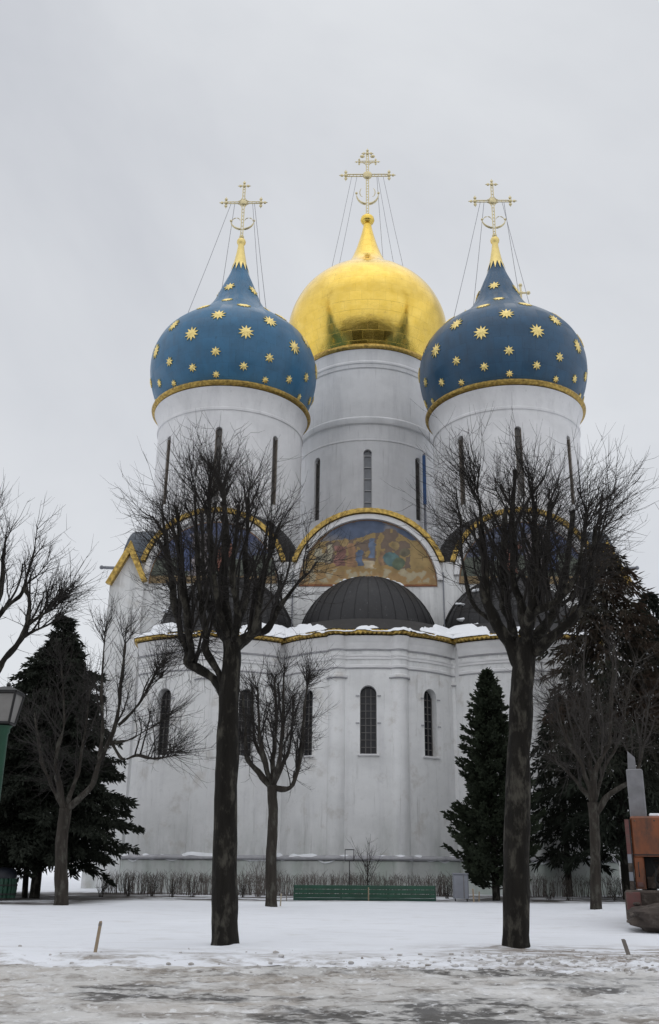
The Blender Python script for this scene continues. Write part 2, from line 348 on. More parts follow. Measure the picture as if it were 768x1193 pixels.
# corner pilasters with small pointed gables, flat pilasters between the bays
for s_ in (-1, 1):
    b = MB(); b.prism([(CX+s_*x, z) for x, z in ((14.1, 0.0), (16.22, 0.0), (16.22, 18.4), (15.1, 20.5), (14.1, 18.7))], WY-0.35, WY-0.003, ident)
    b.build('corner_pilaster', M['plaster'], cath, normals=True)
    g = MB()
    o_ = [(13.85, 18.35), (15.05, 20.95), (16.42, 18.15), (16.1, 18.05), (15.07, 20.1), (14.15, 18.25)]
    g.prism([(CX+s_*x, z) for x, z in o_], WY-0.75, WY-0.3, ident); g.build('gable_trim', M['goldtrim'], cath, normals=True)
    p_ = MB(); p_.tube([Vector((CX+s_*15.9, 60.2, 19.9)), Vector((CX+s_*16.8, 60.2, 20.0)), Vector((CX+s_*17.6, 60.2, 20.04))], [0.12, 0.11, 0.1], 8)
    p_.ball((CX+s_*17.6, 60.2, 20.04), 0.14); p_.build('water_spout', M['greymetal'], cath, 60)
    b = MB(); b.box(CX+s_*5.05-0.33, WY-0.12, 14.2, CX+s_*5.05+0.33, WY-0.004, 19.7); b.build('pilaster', M['plaster'], cath)
    b = MB(); b.tube([Vector((CX+s_*4.72, WY-0.2, 14.5)), Vector((CX+s_*4.72, WY-0.2, 19.0))], [0.045]*2, 6); b.build('drainpipe', M['greymetal'], cath, 60)
# roofs: barrel vaults behind the gables
def barrel(cx, r, z0, y0, y1, m_, a0=0.0, n=26, t=0.14):
    b = MB(); out = [(cx+r*math.cos(PI-a0-(PI-2*a0)*k/n), z0+r*math.sin(PI-a0-(PI-2*a0)*k/n)) for k in range(n+1)]
    poly = out+[(out[-1][0], z0-1), (out[0][0], z0-1)]
    b.prism([(x+CX, z) for x, z in poly], y0, y1, ident); return b.build('roof', m_, cath, 40, normals=True)
barrel(0, 4.85, Z0+0.02, WY+0.45, 98.6, M['roof'])
for s_ in (-1, 1):
    # the side vaults swell a little towards the valley beside the middle gable
    b = MB(); n = 28; sec = []
    for (yy, rr, cx, dz) in ((WY+0.25, 4.7, 9.75, 0.0), (WY+0.5, 5.0, 9.55, 0.22), (WY+1.2, 5.15, 9.45, 0.3), (WY+3.5, 5.2, 9.5, 0.2), (98.4, 5.1, 9.7, 0)):
        sec.append([(CX+s_*(cx-rr*math.cos(PI*k/n)*1.0), yy, Z0+0.9+dz+(rr-0.9)*math.sin(PI*k/n)) for k in range(n+1)])
    vs = [p for q in sec for p in q]; fs = []
    for i in range(len(sec)-1):
        for k in range(n): a = i*(n+1)+k; fs.append((a, a+1, a+n+2, a+n+1))
    fs.append(tuple(range(n+1))); b.add(vs, fs); b.build('roof', M['roof'], cath, 50, normals=True)
    b = MB(); q = [(63.2-5.0*math.cos(PI*k/20), 18.0+5.3*math.sin(PI*k/20)) for k in range(21)]
    b.prism(q, CX+s_*11.5, CX+s_*15.9, lambda a, d, z: (d, a, z)); b.build('roof', M['blueroof'], cath, 40, normals=True)
b = MB(); b.box(CX-15.8, 60, 18.38, CX+15.8, 98.8, 19.4); b.build('roof', M['roof'], cath)
# arches: gilded scalloped trim, white archivolt, mural
def annulus(cx, r0, r1, zmin, y0, y1, n=44, wob=0.0, z0=None):
    z0 = Z0 if z0 is None else z0
    b = MB(); o1 = arcpts(cx, r1, zmin, n, z0); i1 = arcpts(cx, r0, zmin, n, z0)
    if wob: o1 = [(cx+(x-cx)*(1+wob*(k % 2)), z0+(z-z0)*(1+wob*(k % 2))) for k, (x, z) in enumerate(o1)]
    vs = []; fs = []
    for (x, z), (x2, z2) in zip(o1, i1):
        vs += [(CX+x2, y0, z2), (CX+x, y0, z), (CX+x, y1, z), (CX+x2, y1, z2)]
    for k in range(n):
        a = 4*k; c = a+4
        for j in range(4): j2 = (j+1) % 4; fs.append((a+j, a+j2, c+j2, c+j))
    fs += [(0, 1, 2, 3), (4*n+3, 4*n+2, 4*n+1, 4*n)]
    b.add(vs, fs); return b
def paint_mural(kind):
    def col(u, v):      # u -1..1, v 0..1 : a plain painted landscape
        w = noise.fractal(Vector((u*3.1+kind*7, v*3.1, 1.7)), 1.0, 2.0, 4)
        w2 = noise.fractal(Vector((u*9+kind*3, v*9, 5.1)), 1.0, 2.0, 3)
        if kind == 0:
            u, v = u+0.02*w2, v+0.015*w; h1 = 0.72+0.10*math.sin(u*3.3+0.6)+0.10*w; h2 = 0.33+0.08*math.sin(u*4.1+2.2)+0.05*w
            c = Vector((0.085, 0.115, 0.185))+Vector((0.16, 0.12, 0.06))*max(0, w*1.6)
            if v < h1: c = Vector((0.36, 0.25, 0.10))
            if v < h1 and abs(u) < 0.62 and w2 > -0.1: c = Vector((0.16, 0.115, 0.085))
            if v < h2: c = Vector((0.36, 0.235, 0.09))
            # walled town on the left, groves and cloth-coloured fields to the right
            for (x, y0, ww, hh, cc) in ((-0.72, 0.36, 0.05, 0.20, (0.40, 0.37, 0.27)), (-0.62, 0.36, 0.05, 0.13, (0.36, 0.32, 0.22)), (-0.55, 0.36, 0.035, 0.26, (0.42, 0.38, 0.27)), (-0.40, 0.3, 0.07, 0.30, (0.25, 0.12, 0.10)), (-0.24, 0.28, 0.06, 0.36, (0.30, 0.17, 0.09)), (-0.12, 0.30, 0.05, 0.24, (0.10, 0.14, 0.22)), (0.02, 0.26, 0.08, 0.12, (0.46, 0.38, 0.26)), (0.06, 0.42, 0.04, 0.30, (0.12, 0.16, 0.24)), (0.19, 0.3, 0.05, 0.22, (0.33, 0.20, 0.11))):
                if abs(u-x+0.02*w2) < ww and y0 < v < y0+hh+0.02*w: c = Vector(cc)*(1+0.3*w2)
            for (x, y, rr, cc) in ((0.33, 0.42, 0.11, (0.09, 0.16, 0.16)), (0.45, 0.34, 0.09, (0.12, 0.16, 0.10)), (0.55, 0.50, 0.08, (0.16, 0.14, 0.09)), (0.40, 0.60, 0.07, (0.30, 0.22, 0.10)), (-0.33, 0.66, 0.06, (0.33, 0.23, 0.10))):
                if (u-x)**2+((v-y)*1.1)**2 < (rr*(1+0.5*w))**2: c = Vector(cc)*(1+0.3*w2)
            if v < 0.2: c = c.lerp(Vector((0.42, 0.26, 0.11)), 0.7)
            if 0.05 < v < 0.26 and w2 > 0.12: c = Vector((0.40, 0.34, 0.22))
            if v < 0.025: c = Vector((0.25, 0.09, 0.03))
        else:
            c = Vector((0.10, 0.115, 0.17))
            if w > 0.1: c = Vector((0.08, 0.10, 0.19))
            if v < 0.42+0.1*w: c = Vector((0.10, 0.115, 0.09))
            if abs(u-0.22*kind+0.1*w) < 0.16 and 0.1 < v < 0.8: c = Vector((0.30, 0.27, 0.28))
            if abs(u+0.15*kind+0.12*w) < 0.10 and 0.15 < v < 0.66: c = Vector((0.26, 0.10, 0.07))
            if abs(u-0.45*kind+0.1*w) < 0.12 and 0.2 < v < 0.75: c = Vector((0.07, 0.10, 0.22))
            if v < 0.12: c = Vector((0.28, 0.20, 0.10))
        if (u*u+v*v) > 0.965: c = Vector((0.24, 0.13, 0.06))
        return c*(0.86+0.25*w2)
    return col
MURM = bpy.data.materials.new('mural_paint'); MURM.use_nodes = True
_n = MURM.node_tree.nodes; _l = MURM.node_tree.links; _a = _n.new('ShaderNodeVertexColor'); _a.layer_name = 'paint'
_l.new(_a.outputs[0], _n['Principled BSDF'].inputs['Base Color']); _n['Principled BSDF'].inputs['Roughness'].default_value = 0.6
def mural(cx, kind):
    r = 4.36 if kind == 0 else 4.07; nu, nv = 240, 120; col = paint_mural(kind); z0 = 18.12 if kind == 0 else 18.3
    b = MB(); idx = {}; cols = []
    for i in range(nu+1):
        u = -math.cos(PI*i/nu)
        top = math.sqrt(max(0, 1-u*u))
        for j in range(nv+1):
            v = top*j/nv
            idx[i, j] = len(b.v); b.v.append((CX+cx+u*r, WY-0.05, z0+v*r*1.02)); cols.append(col(u, v))
    for i in range(nu):
        for j in range(nv):
            b.f.append((idx[i, j], idx[i+1, j], idx[i+1, j+1], idx[i, j+1])); b.mi.append(0)
    # rim of the panel back to the wall
    rim = [idx[i, nv] for i in range(nu+1)]
    for a, c in zip(rim, rim[1:]):
        p, q = b.v[a], b.v[c]; k = len(b.v); b.v += [(p[0], WY-0.002, p[2]), (q[0], WY-0.002, q[2])]; cols += [Vector((.24, .13, .06))]*2
        b.f.append((a, c, k+1, k)); b.mi.append(0)
    o = b.build('mural', MURM, cath)
    at = o.data.color_attributes.new('paint', 'FLOAT_COLOR', 'POINT')
    for i, c in enumerate(cols): at.data[i].color = (max(0, c.x), max(0, c.y), max(0, c.z), 1)
    return o
for cx, kind, lab in ((0, 0, 'painted lunette of ochre and blue over the middle apse'), (-SP, -1, None), (SP, 1, None)):
    dr, zz0 = (0, Z0) if cx == 0 else (-0.29, ZS)
    annulus(cx, 4.76+dr, 5.04+dr, 19.72, WY-0.45, WY+0.12, 60, 0.005, zz0).build('arch_trim', M['goldtrim'], cath, 30)
    annulus(cx, 4.38+dr, 4.70+dr, zz0+0.3, WY-0.28, WY-0.004, z0=zz0).build('archivolt', M['moulding'], cath, 30)
    o = mural(cx, kind)
    if lab: o['label'] = lab
# ---- apse plan: three lobes
APS = [(-8.7, 56.7, 6.0), (0, 55.6, 5.6), (8.7, 56.7, 6.0)]
def lobe(i, a): cx, cy, r = APS[i]; return (cx+r*math.sin(a), cy-r*math.cos(a))
def plan_points():
    pts = []   # (x, y, nx, ny, lobe, angle)
    def arc(i, a0, a1, st):
        n = int(abs(a1-a0)*APS[i][2]/st)
        for k in range(n+1):
            a = a0+(a1-a0)*k/n; x, y = lobe(i, a); pts.append((x, y, math.sin(a), -math.cos(a), i, a))
    st = 0.07
    pts.append((-12.75, WY, -1, 0, 0, -2)); pts.append((-12.7, 53.2, -1, 0, 0, -2))
    arc(0, R(-40.5), R(38.5), st); arc(1, R(-59), R(59), st); arc(2, R(-38.5), R(40.5), st)
    pts.append((12.7, 53.2, 1, 0, 2, 2)); pts.append((12.75, WY, 1, 0, 2, 2))
    return pts
PLAN = plan_points()
COLS = [(0, 0.0), (1, R(-60)), (1, R(-17.2)), (1, R(17.2)), (1, R(60)), (2, 0.0)]
CR = 0.52
def bump(i, a):
    for ci, ca in COLS:
        if ci == i or abs(ca) > R(50):
            x, y = lobe(ci, ca)
            if ci == i: d = abs(a-ca)*APS[i][2]
            else:
                x2, y2 = lobe(i, a); d = math.hypot(x2-x, y2-y)
            if d < CR: return max(0, math.sqrt(CR*CR-d*d)-0.2)
    return 0.0
def sweep(prof, name, m_, bumps=True, zf=None, smooth=30):
    b = MB(); k = len(prof)
    for q, (x, y, nx, ny, i, a) in enumerate(PLAN):
        e = bump(i, a) if bumps else 0.0
        for off, z in prof:
            zz = z + (zf(q, off) if zf else 0)
            b.v.append((CX+x+nx*(off+e), y+ny*(off+e), zz))
    for q in range(len(PLAN)-1):
        for j in range(k-1): a = q*k+j; b.f.append((a, a+k, a+k+1, a+1)); b.mi.append(0)
    return b.build(name, m_, cath, smooth)
# apse wall as a solid, windows cut out of it
b = MB(); b.prism([(CX+x, y) for x, y, *_ in PLAN[:2]+PLAN[2:-2:4]+PLAN[-3:]], 0.0, 13.15, lambda x, d, z: (x, z, d))
apse = b.build('apse_wall', M['plaster'], cath, normals=True)
WIN = [(1, 0.0), (1, R(-36)), (1, R(36)), (0, R(-21.5)), (0, R(22)), (2, R(21.5)), (2, R(-22))]
cut = []
def wframe(i, a):
    x, y = lobe(i, a); tx, ty, nx, ny = math.cos(a), math.sin(a), math.sin(a), -math.cos(a)
    return lambda u, d, z: (CX+x+tx*u+nx*d, y+ty*u+ny*d, z)
for i, a in WIN:
    xf = wframe(i, a); c_ = MB(); c_.prism(arched(0.86, 3.5, 10), -0.55, 0.4, lambda u, d, z: xf(u, d, z+7.0)); cut.append(c_)
boolcut(apse, cut)
for i, a in WIN:
    xf = wframe(i, a); zo = lambda u, d, z: xf(u, d, z+7.0)
    f = MB()
    for u in (-0.41, -0.135, 0.135, 0.41):
        f.box(u-0.022, -0.46, 0.02, u+0.022, -0.40, 3.1 if abs(u) > 0.3 else 3.38, zo)
    for k in range(1, 9): f.box(-0.39, -0.452, k*0.37-0.018, 0.39, -0.408, k*0.37+0.018, zo)
    w_ = f.build('window', M['frame'], cath)
    p_ = MB(); p_.prism(arched(0.84, 3.48, 10), -0.52, -0.475, zo); p_.build('pane', M['pane'], w_)
    s_ = MB(); s_.box(-0.56, -0.3, -0.09, 0.56, 0.10, -0.003, zo); s_.build('sill', M['moulding'], w_)
    for zz in (1.55, 2.95):
        for u in (-0.56, 0.56):
            st = MB(); st.box(u-0.1, 0.005, zz-0.03, u+0.1, 0.035, zz+0.03, zo); st.build('shutter_hook', M['line'], w_)
for i, a in COLS:
    x, y = lobe(i, a); x -= 0.2*math.sin(a); y += 0.2*math.cos(a); c_ = MB()
    c_.lathe([(CR-0.01, 0.2), (CR-0.01, 10.9), (CR+0.07, 10.93), (CR+0.09, 11.0), (CR+0.07, 11.07), (CR+0.0, 11.1), (CR+0.0, 13.1)], (CX+x, y), 28)
    c_.cur = 1; c_.lathe([(CR-0.01, 10.86), (CR+0.095, 10.88), (CR+0.10, 10.925), (CR+0.05, 10.935)], (CX+x, y), 28)
    c_.build('half_column', [M['plaster'], M['line']], cath, 40)
sweep([(0.0, 11.42), (0.05, 11.44), (0.05, 11.56), (0.0, 11.6)], 'string_course', M['moulding'])
sweep([(0.0, 11.86), (0.06, 11.88), (0.06, 12.0), (0.09, 12.03), (0.09, 12.12), (0.0, 12.16)], 'string_course', M['moulding'])
sweep([(0.0, 12.4), (0.08, 12.42), (0.1, 12.55), (0.13, 12.62), (0.13, 12.72), (0.16, 12.78), (0.25, 13.0), (0.26, 13.1), (0.0, 13.14)], 'cornice', M['moulding'])
sweep([(0.0, 11.37), (0.045, 11.38), (0.045, 11.42), (0.0, 11.425)], 'string_course', M['line'])
sweep([(0.0, 12.34), (0.07, 12.35), (0.07, 12.4), (0.0, 12.405)], 'string_course', M['line'])
sweep([(0.2, 13.17), (0.43, 13.16), (0.47, 13.22), (0.46, 13.36), (0.4, 13.41), (0.1, 13.43)], 'cornice_trim', M['goldtrim'], zf=lambda q, o: 0.05*math.sin(q*1.9) if o > 0.4 else 0)
sweep([(0.0, 0.0), (0.16, 0.0), (0.16, 1.86), (0.0, 1.9)], 'plinth', M['plinth'])
sweep([(0.0, 1.88), (0.24, 1.9), (0.28, 1.97), (0.24, 2.03), (0.0, 2.12)], 'plinth_ledge', M['line'])
sweep([(0.02, 2.1), (0.22, 2.06), (0.2, 2.1), (0.05, 2.2), (0.0, 2.24)], 'ledge_snow', M['snow'], zf=lambda q, o: -0.14+0.26*noise.noise(Vector((q*0.09, 0.3, 0))))
# apse roof skirt, half domes and lying snow
b = MB(); rows = []
for (x, y, nx, ny, i, a) in PLAN:
    e = bump(i, a)
    rows.append([(CX+x+nx*(0.42+e), y+ny*(0.42+e), 13.43), (CX+x-nx*0.5, y-ny*0.5, 13.75), (CX+x*0.985, min(WY, y+1.9), 14.55), (CX+x*0.985, WY+0.02, 14.75)])
for r_ in rows: b.v += r_
for q in range(len(rows)-1):
    for j in range(3): a = q*4+j; b.f.append((a, a+4, a+5, a+1)); b.mi.append(0)
b.build('apse_roof', M['roof'], cath, 40)
def conch(cx, rx, ry, h):
    b = MB(); n, mm = 32, 14
    for j in range(mm+1):
        t = PI/2*j/mm
        for k in range(n+1):
            w = PI*k/n
            b.v.append((CX+cx-rx*math.cos(w)*math.cos(t), WY+0.02-ry*math.sin(w)*math.cos(t), 14.05+h*math.sin(t)))
    for j in range(mm):
        for k in range(n): a = j*(n+1)+k; b.f.append((a, a+1, a+n+2, a+n+1)); b.mi.append(0)
    for q in range(1, 16):
        w = PI*q/16; P3 = [Vector((CX+cx-(rx+.015)*math.cos(w)*math.cos(PI/2*j/14), WY+0.02-(ry+.015)*math.sin(w)*math.cos(PI/2*j/14), 14.05+(h+.015)*math.sin(PI/2*j/14))) for j in range(13)]
        b.tube(P3, [.016]*13, 4)
    o = b.build('half_dome', M['roof'], cath, 60, normals=True)
    s = MB(); s.tube([Vector((CX+cx-(rx+0.04)*math.cos(PI*k/30), WY-0.1, 14.05+(h+0.04)*math.sin(PI*k/30))) for k in range(31)], [0.085]*31, 6); s.build('flashing', M['black'], cath, 60)
for cx, rx in ((0, 4.3), (-8.75, 4.25), (8.75, 4.25)): conch(cx, rx, 4.7, 4.55)
def lying_snow():
    b = MB(); K = 15; n = len(PLAN)
    for q, (x, y, nx, ny, i, a) in enumerate(PLAN):
        dmid = min(abs(x-4.9), abs(x+4.9), abs(x-12.5), abs(x+12.5))   # more snow in the valleys between the lobes
        A_, B_, C_ = [Vector(p) for p in rows[q][:3]]; A_ += Vector((nx, ny, -0.2))*(0.14+0.1*noise.noise(Vector((x*1.1, y, 7))))
        for j in range(K):
            t = j/(K-1); p = A_.lerp(B_, t/0.45) if t < 0.45 else B_.lerp(C_, (t-0.45)/0.55)
            nn = noise.fractal(Vector((x*0.75, t*1.5+y*0.3, 3.3)), 1, 2, 5)
            amt = 0.62*math.exp(-(dmid/1.7)**2)+nn*0.55-0.1-0.5*abs(t-0.2)*(1 if dmid > 1.6 else 0.3)
            h = max(-0.06, min(0.13, 0.0+0.75*amt)); 
            if j == 0: h = min(h, 0.03)-0.08
            if j == K-1: h = min(h, -0.02)
            b.v.append((p.x, p.y, p.z+h))
    for q in range(n-1):
        for j in range(K-1): a = q*K+j; b.f.append((a, a+K, a+K+1, a+1)); b.mi.append(0)
    b.build('roof_snow', M['snow'], cath, 60)
lying_snow()
rr_ = random.Random(4)
def lump(c, r, sc):
    b = MB(); b.ball(c, r, 8, 6, sc); b.v = [tuple(Vector(v)+Vector((noise.noise(Vector(v)*7), 0, noise.noise(Vector(v)*9)))*r*0.6) for v in b.v]; b.build('snow_lump', M['snow'], cath, 60)
for k in range(24):
    w = R(58+rr_.random()*64); lump((CX-4.34*math.cos(w), WY-0.16, 14.08+4.6*math.sin(w)), 0.07+0.08*rr_.random(), (2.0, 1, 0.7))
for k in range(9):
    w = R(25+rr_.random()*30); t = 0.15+rr_.random()*0.7; cx = 8.75*rr_.choice((-1, 1))
    lump((CX+cx+(-4.2*math.cos(w)*math.cos(t)), WY-4.65*math.sin(w)*math.cos(t), 14.05+4.5*math.sin(t)), 0.1+0.12*rr_.random(), (2.2, 1, 0.5))

# ---- towers
def prof_r(prof, z):
    for (r0, z0), (r1, z1) in zip(prof, prof[1:]):
        if z0 <= z <= z1: return r0+(r1-r0)*(z-z0)/(z1-z0)
    return prof[-1][0]
BLUE = smoothprof([(5.3, 33.0), (5.75, 34.0), (6.1, 35.2), (6.22, 36.4), (6.08, 37.5), (5.55, 38.7), (4.65, 39.65), (3.65, 40.45), (2.9, 41.1), (2.32, 41.75), (1.86, 42.5), (1.5, 43.4), (1.1, 44.4), (.74, 45.3), (.5, 46.2)])
CAP = [(.53, 46.2), (.42, 46.8), (.32, 47.4), (.24, 48.0), (.26, 48.1), (.34, 48.25), (.36, 48.4), (.3, 48.58), (.16, 48.7)]
GOLD = smoothprof([(5.7, 42), (6.2, 43.1), (6.75, 44.7), (7.1, 46.5), (6.8, 48.2), (5.95, 49.9), (4.75, 51.2), (3.45, 52.15), (2.4, 53.0), (1.65, 54.0), (1.15, 55.2), (.78, 56.4), (.48, 57.6), (.36, 58.3)])
def star_part(b, prof, az, z, rad, npt, rot):
    r = prof_r(prof, z); dr = (prof_r(prof, z+0.1)-prof_r(prof, z-0.1))/0.2
    er = Vector((math.sin(az), -math.cos(az), 0)); ea = Vector((math.cos(az), math.sin(az), 0))
    em = (er*dr+Vector((0, 0, 1))).normalized(); nn = ea.cross(em).normalized()
    if nn.dot(er) < 0: nn = -nn
    c = er*r+Vector((0, 0, z))
    vs = [c+nn*0.11]; k = 2*npt
    for j in range(k):
        w = rot+2*PI*j/k; q = 0.93*(rad if j % 2 == 0 else rad*0.5)
        vs.append(c+ea*(q*math.cos(w))+em*(q*math.sin(w))+nn*(0.05-0.06*q*q))
    for j in range(k):
        w = rot+2*PI*j/k; q = 0.93*(rad if j % 2 == 0 else rad*0.5)
        vs.append(c+ea*(q*math.cos(w))+em*(q*math.sin(w))-nn*0.1)
    fs = []
    for j in range(k):
        j2 = (j+1) % k; fs += [(0, 1+j, 1+j2), (1+j, 1+k+j, 1+k+j2, 1+j2)]
    b.add(vs, fs)
def small_end(b, p, d, s):
    """trefoil end of a cross arm"""
    q = Vector((-d[1], d[0])); P = lambda v: (v[0], 0, v[1]); p = Vector(p); d = Vector(d)
    b.ball(P(p), s*0.62, 8, 6, (1, 0.7, 1))
    for v in (d, q, -q):
        b.ball(P(p+v*s*1.15), s*0.48, 8, 6, (1, 0.6, 1))
        e = p+v*s*1.15; f = e+v*s*0.85
        b.tube([Vector(P(e)), Vector(P(f))], [s*0.3, s*0.06], 6)
def rails(b, p, q, gap, r):
    p = Vector(p); q = Vector(q); d = (q-p).normalized(); n = Vector((-d.y, d.x))*gap
    P = lambda v: Vector((v.x, 0, v.y))
    for sgn in (-1, 1): b.tube([P(p+n*sgn), P(q+n*sgn)], [r, r], 6)
    L = (q-p).length; k = max(2, int(L/0.32))
    for j in range(k+1):
        c = p+d*(L*j/k); b.tube([P(c+n), P(c-n)], [r*0.8]*2, 5)
def arcbar(b, cx, cz, rx, rz, a0, a1, r, n=12, taper=True):
    b.tube([Vector((cx+rx*math.cos(a0+(a1-a0)*k/n), 0, cz+rz*math.sin(a0+(a1-a0)*k/n))) for k in range(n+1)], [r*(0.4+0.9*math.sin(PI*k/n)) if taper else r for k in range(n+1)], 6)
def cross_small(b):
    z0, zc, zt = 48.6, 52.2, 53.85
    rails(b, (0, z0), (0, zt), 0.085, 0.045); rails(b, (-1.4, zc), (1.4, zc), 0.08, 0.045)
    small_end(b, (-1.42, zc), (-1, 0), 0.28); small_end(b, (1.42, zc), (1, 0), 0.28); small_end(b, (0, zt), (0, 1), 0.27)
    b.ball((0, 0, zc), 0.3, 10, 8, (1, 0.5, 1)); b.ball((0, 0, z0+0.25), 0.2)
    arcbar(b, 0, 50.45, 0.95, 0.85, PI+0.15, 2*PI-0.15, 0.075)
    for s in (-1, 1):
        b.ball((s*0.93, 0, 50.42), 0.1); arcbar(b, s*0.5, 50.4, 0.32, 0.3, 0, PI, 0.03)
        arcbar(b, s*0.45, zc+0.45, 0.3, 0.3, PI*(1 if s > 0 else 0), PI*(1.5 if s > 0 else -0.5), 0.03)
        arcbar(b, s*0.45, zc-0.45, 0.3, 0.3, PI*(1 if s > 0 else 0), PI*(0.5 if s > 0 else 0.5), 0.03)
def cross_big(b):
    z0, zc, zt, zu = 59.2, 64.0, 66.6, 65.6
    rails(b, (0, z0), (0, zt), 0.11, 0.05); rails(b, (-2.05, zc), (2.05, zc), 0.12, 0.055); rails(b, (-0.8, zu), (0.8, zu), 0.09, 0.045)
    for s in (-1, 1):
        small_end(b, (s*2.08, zc), (s, 0), 0.33); small_end(b, (s*0.8, zu), (s, 0), 0.22)
        b.ball((s*0.5, 0, 66.25), 0.2, 8, 6, (1.2, .6, .9)); b.ball((s*1.05, 0, 61.9), 0.13)
        arcbar(b, s*0.45, zu-0.45, 0.3, 0.3, PI*(1 if s > 0 else 0), PI*0.5, 0.035)
        arcbar(b, s*0.45, zc-0.5, 0.34, 0.34, PI*(1 if s > 0 else 0), PI*0.5, 0.035)
        arcbar(b, s*0.45, 62.0, 0.28, 0.5, PI*1.5, PI*(0.6 if s < 0 else 2.4), 0.035)
    small_end(b, (0, zt), (0, 1), 0.3)
    b.ball((0, 0, zc), 0.47, 12, 8, (1, 0.5, 1)); b.ball((0, 0, z0+0.1), 0.27)
    arcbar(b, 0, 61.75, 1.05, 1.1, PI+0.1, 2*PI-0.1, 0.1)
def wires(parent, anchors, x0s, z0, dx=0, dy=0):
    for (ax, ay, az_), x0 in zip(anchors, x0s):
        p, q = Vector((x0+dx, dy, z0)), Vector((ax+dx, ay+dy, az_))
        mid = (p+q)/2-Vector((0, 0, 0.12))
        w = MB(); w.tube([p, mid, q], [0.021]*3, 5); w.build('guy_wire', M['wire'], parent)
def slit_windows(n, rad, w, h, z0, depth, phase=0.0):
    res = []
    for k in range(n):
        a = phase+2*PI*k/n
        e, t = (math.sin(a), -math.cos(a)), (math.cos(a), math.sin(a))
        res.append(lambda u, d, z, e=e, t=t: (e[0]*(rad+d)+t[0]*u, e[1]*(rad+d)+t[1]*u, z+z0))
    return res
class P_: pass
def build_tower():
    """a corner tower built round the vertical axis x=y=0"""
    b = MB(); b.lathe([(5.25, 16.5), (5.25, 30.85), (5.33, 30.9), (5.34, 31.05), (5.27, 31.12), (5.28, 31.45), (5.36, 31.9), (5.5, 32.3), (5.62, 32.52), (5.2, 32.56)], seg=96, caps=True)
    t = b.build('tower', M['drum'], None, normals=True)
    xfs = slit_windows(8, 5.25, 0.4, 5.1, 24.5, 0.5); cut = []
    for xf in xfs:
        c_ = MB(); c_.prism(arched(0.46, 5.1, 6), -0.5, 0.3, xf); cut.append(c_)
    boolcut(t, cut)
    ORG[t.name] = (0, 0, 0)
    for xf in xfs:
        w = MB(); w.prism(arched(0.44, 5.08, 6), -0.46, -0.3, xf); w.cur = 1
        for u in (-0.205, 0.205): w.box(u-0.03, -0.29, 0, u+0.03, -0.06, 4.9, xf)
        for k in range(1, 6): w.box(-0.17, -0.285, k*0.9-0.02, 0.17, -0.22, k*0.9+0.02, xf)
        w.build('window', [M['slit'], M['frame2']], t)
    r_ = MB(); r_.lathe([(5.5, 32.58), (5.72, 32.585), (5.83, 32.68), (5.86, 32.8), (5.8, 32.92), (5.66, 33.0), (5.2, 33.05)], seg=96); r_.build('cornice_ring', M['goldtrim'], t, 40)
    d = MB(); d.lathe(BLUE, seg=112); dome = d.build('dome', M['blue'], t, 60)
    c_ = MB(); c_.lathe(CAP, seg=32)
    for k in range(12):
        a = 2*PI*k/12; a2 = a+2*PI/24; a3 = a+2*PI/12
        f_ = lambda a_, r, z: (r*math.cos(a_), r*math.sin(a_), z)
        c_.add([f_(a, .54, 46.22), f_(a2, .80, 45.35), f_(a3, .54, 46.22)], [(0, 1, 2)])
    c_.build('dome_cap', M['star'], t, 40)
    for z, rad, npt, off, n in ((43.2, .50, 8, R(-18), 5), (41.2, .48, 8, R(-8), 5), (39.5, .56, 10, R(14), 10), (37.95, .60, 10, R(-4), 10), (36.5, .62, 10, R(15), 10), (34.95, .40, 8, R(-4), 10), (34.05, .36, 8, R(15), 10), (33.45, .30, 8, R(-4), 10)):
        for k in range(n):
            s = MB(); star_part(s, BLUE, off+2*PI*k/n, z, rad, npt, PI/2); s.build('star', M['star'], t)
    x = MB(); cross_small(x); x.build('cross', M['cross'], t, 60)
    wires(t, [(-3.7, -1.6, 40.15), (-2.0, 1.9, 41.2), (2.0, -2.0, 41.2), (2.3, 1.9, 41.0)], (-1.0, -0.7, 0.75, 0.9), 52.12)
    return t
tower = build_tower()
def place_part(o, x, y):
    o.parent = cath; o.location = (x-0.0, y-56, -0.3)
def copy_part(o, x, y, remat=None):
    c = o.copy(); C.objects.link(c); place_part(c, x, y)
    for ch in o.children:
        d = ch.copy(); C.objects.link(d); d.parent = c
        if remat and ch.name.split('.')[0] == 'dome':
            d.material_slots[0].link = 'OBJECT'; d.material_slots[0].material = remat
    return c
kids = list(tower.children)
place_part(tower, -10.1, 64)
tower['label'] = 'tower with the brighter blue starred dome'
t2 = copy_part(tower, 10.12, 64, M['blue2']); t2['label'] = 'tower with the duller weathered blue starred dome'
for s_ in (-1, 1):
    t3 = copy_part(tower, s_*9.9, 83.5, M['blue2']); t3['label'] = 'rear tower mostly hidden behind a front tower'
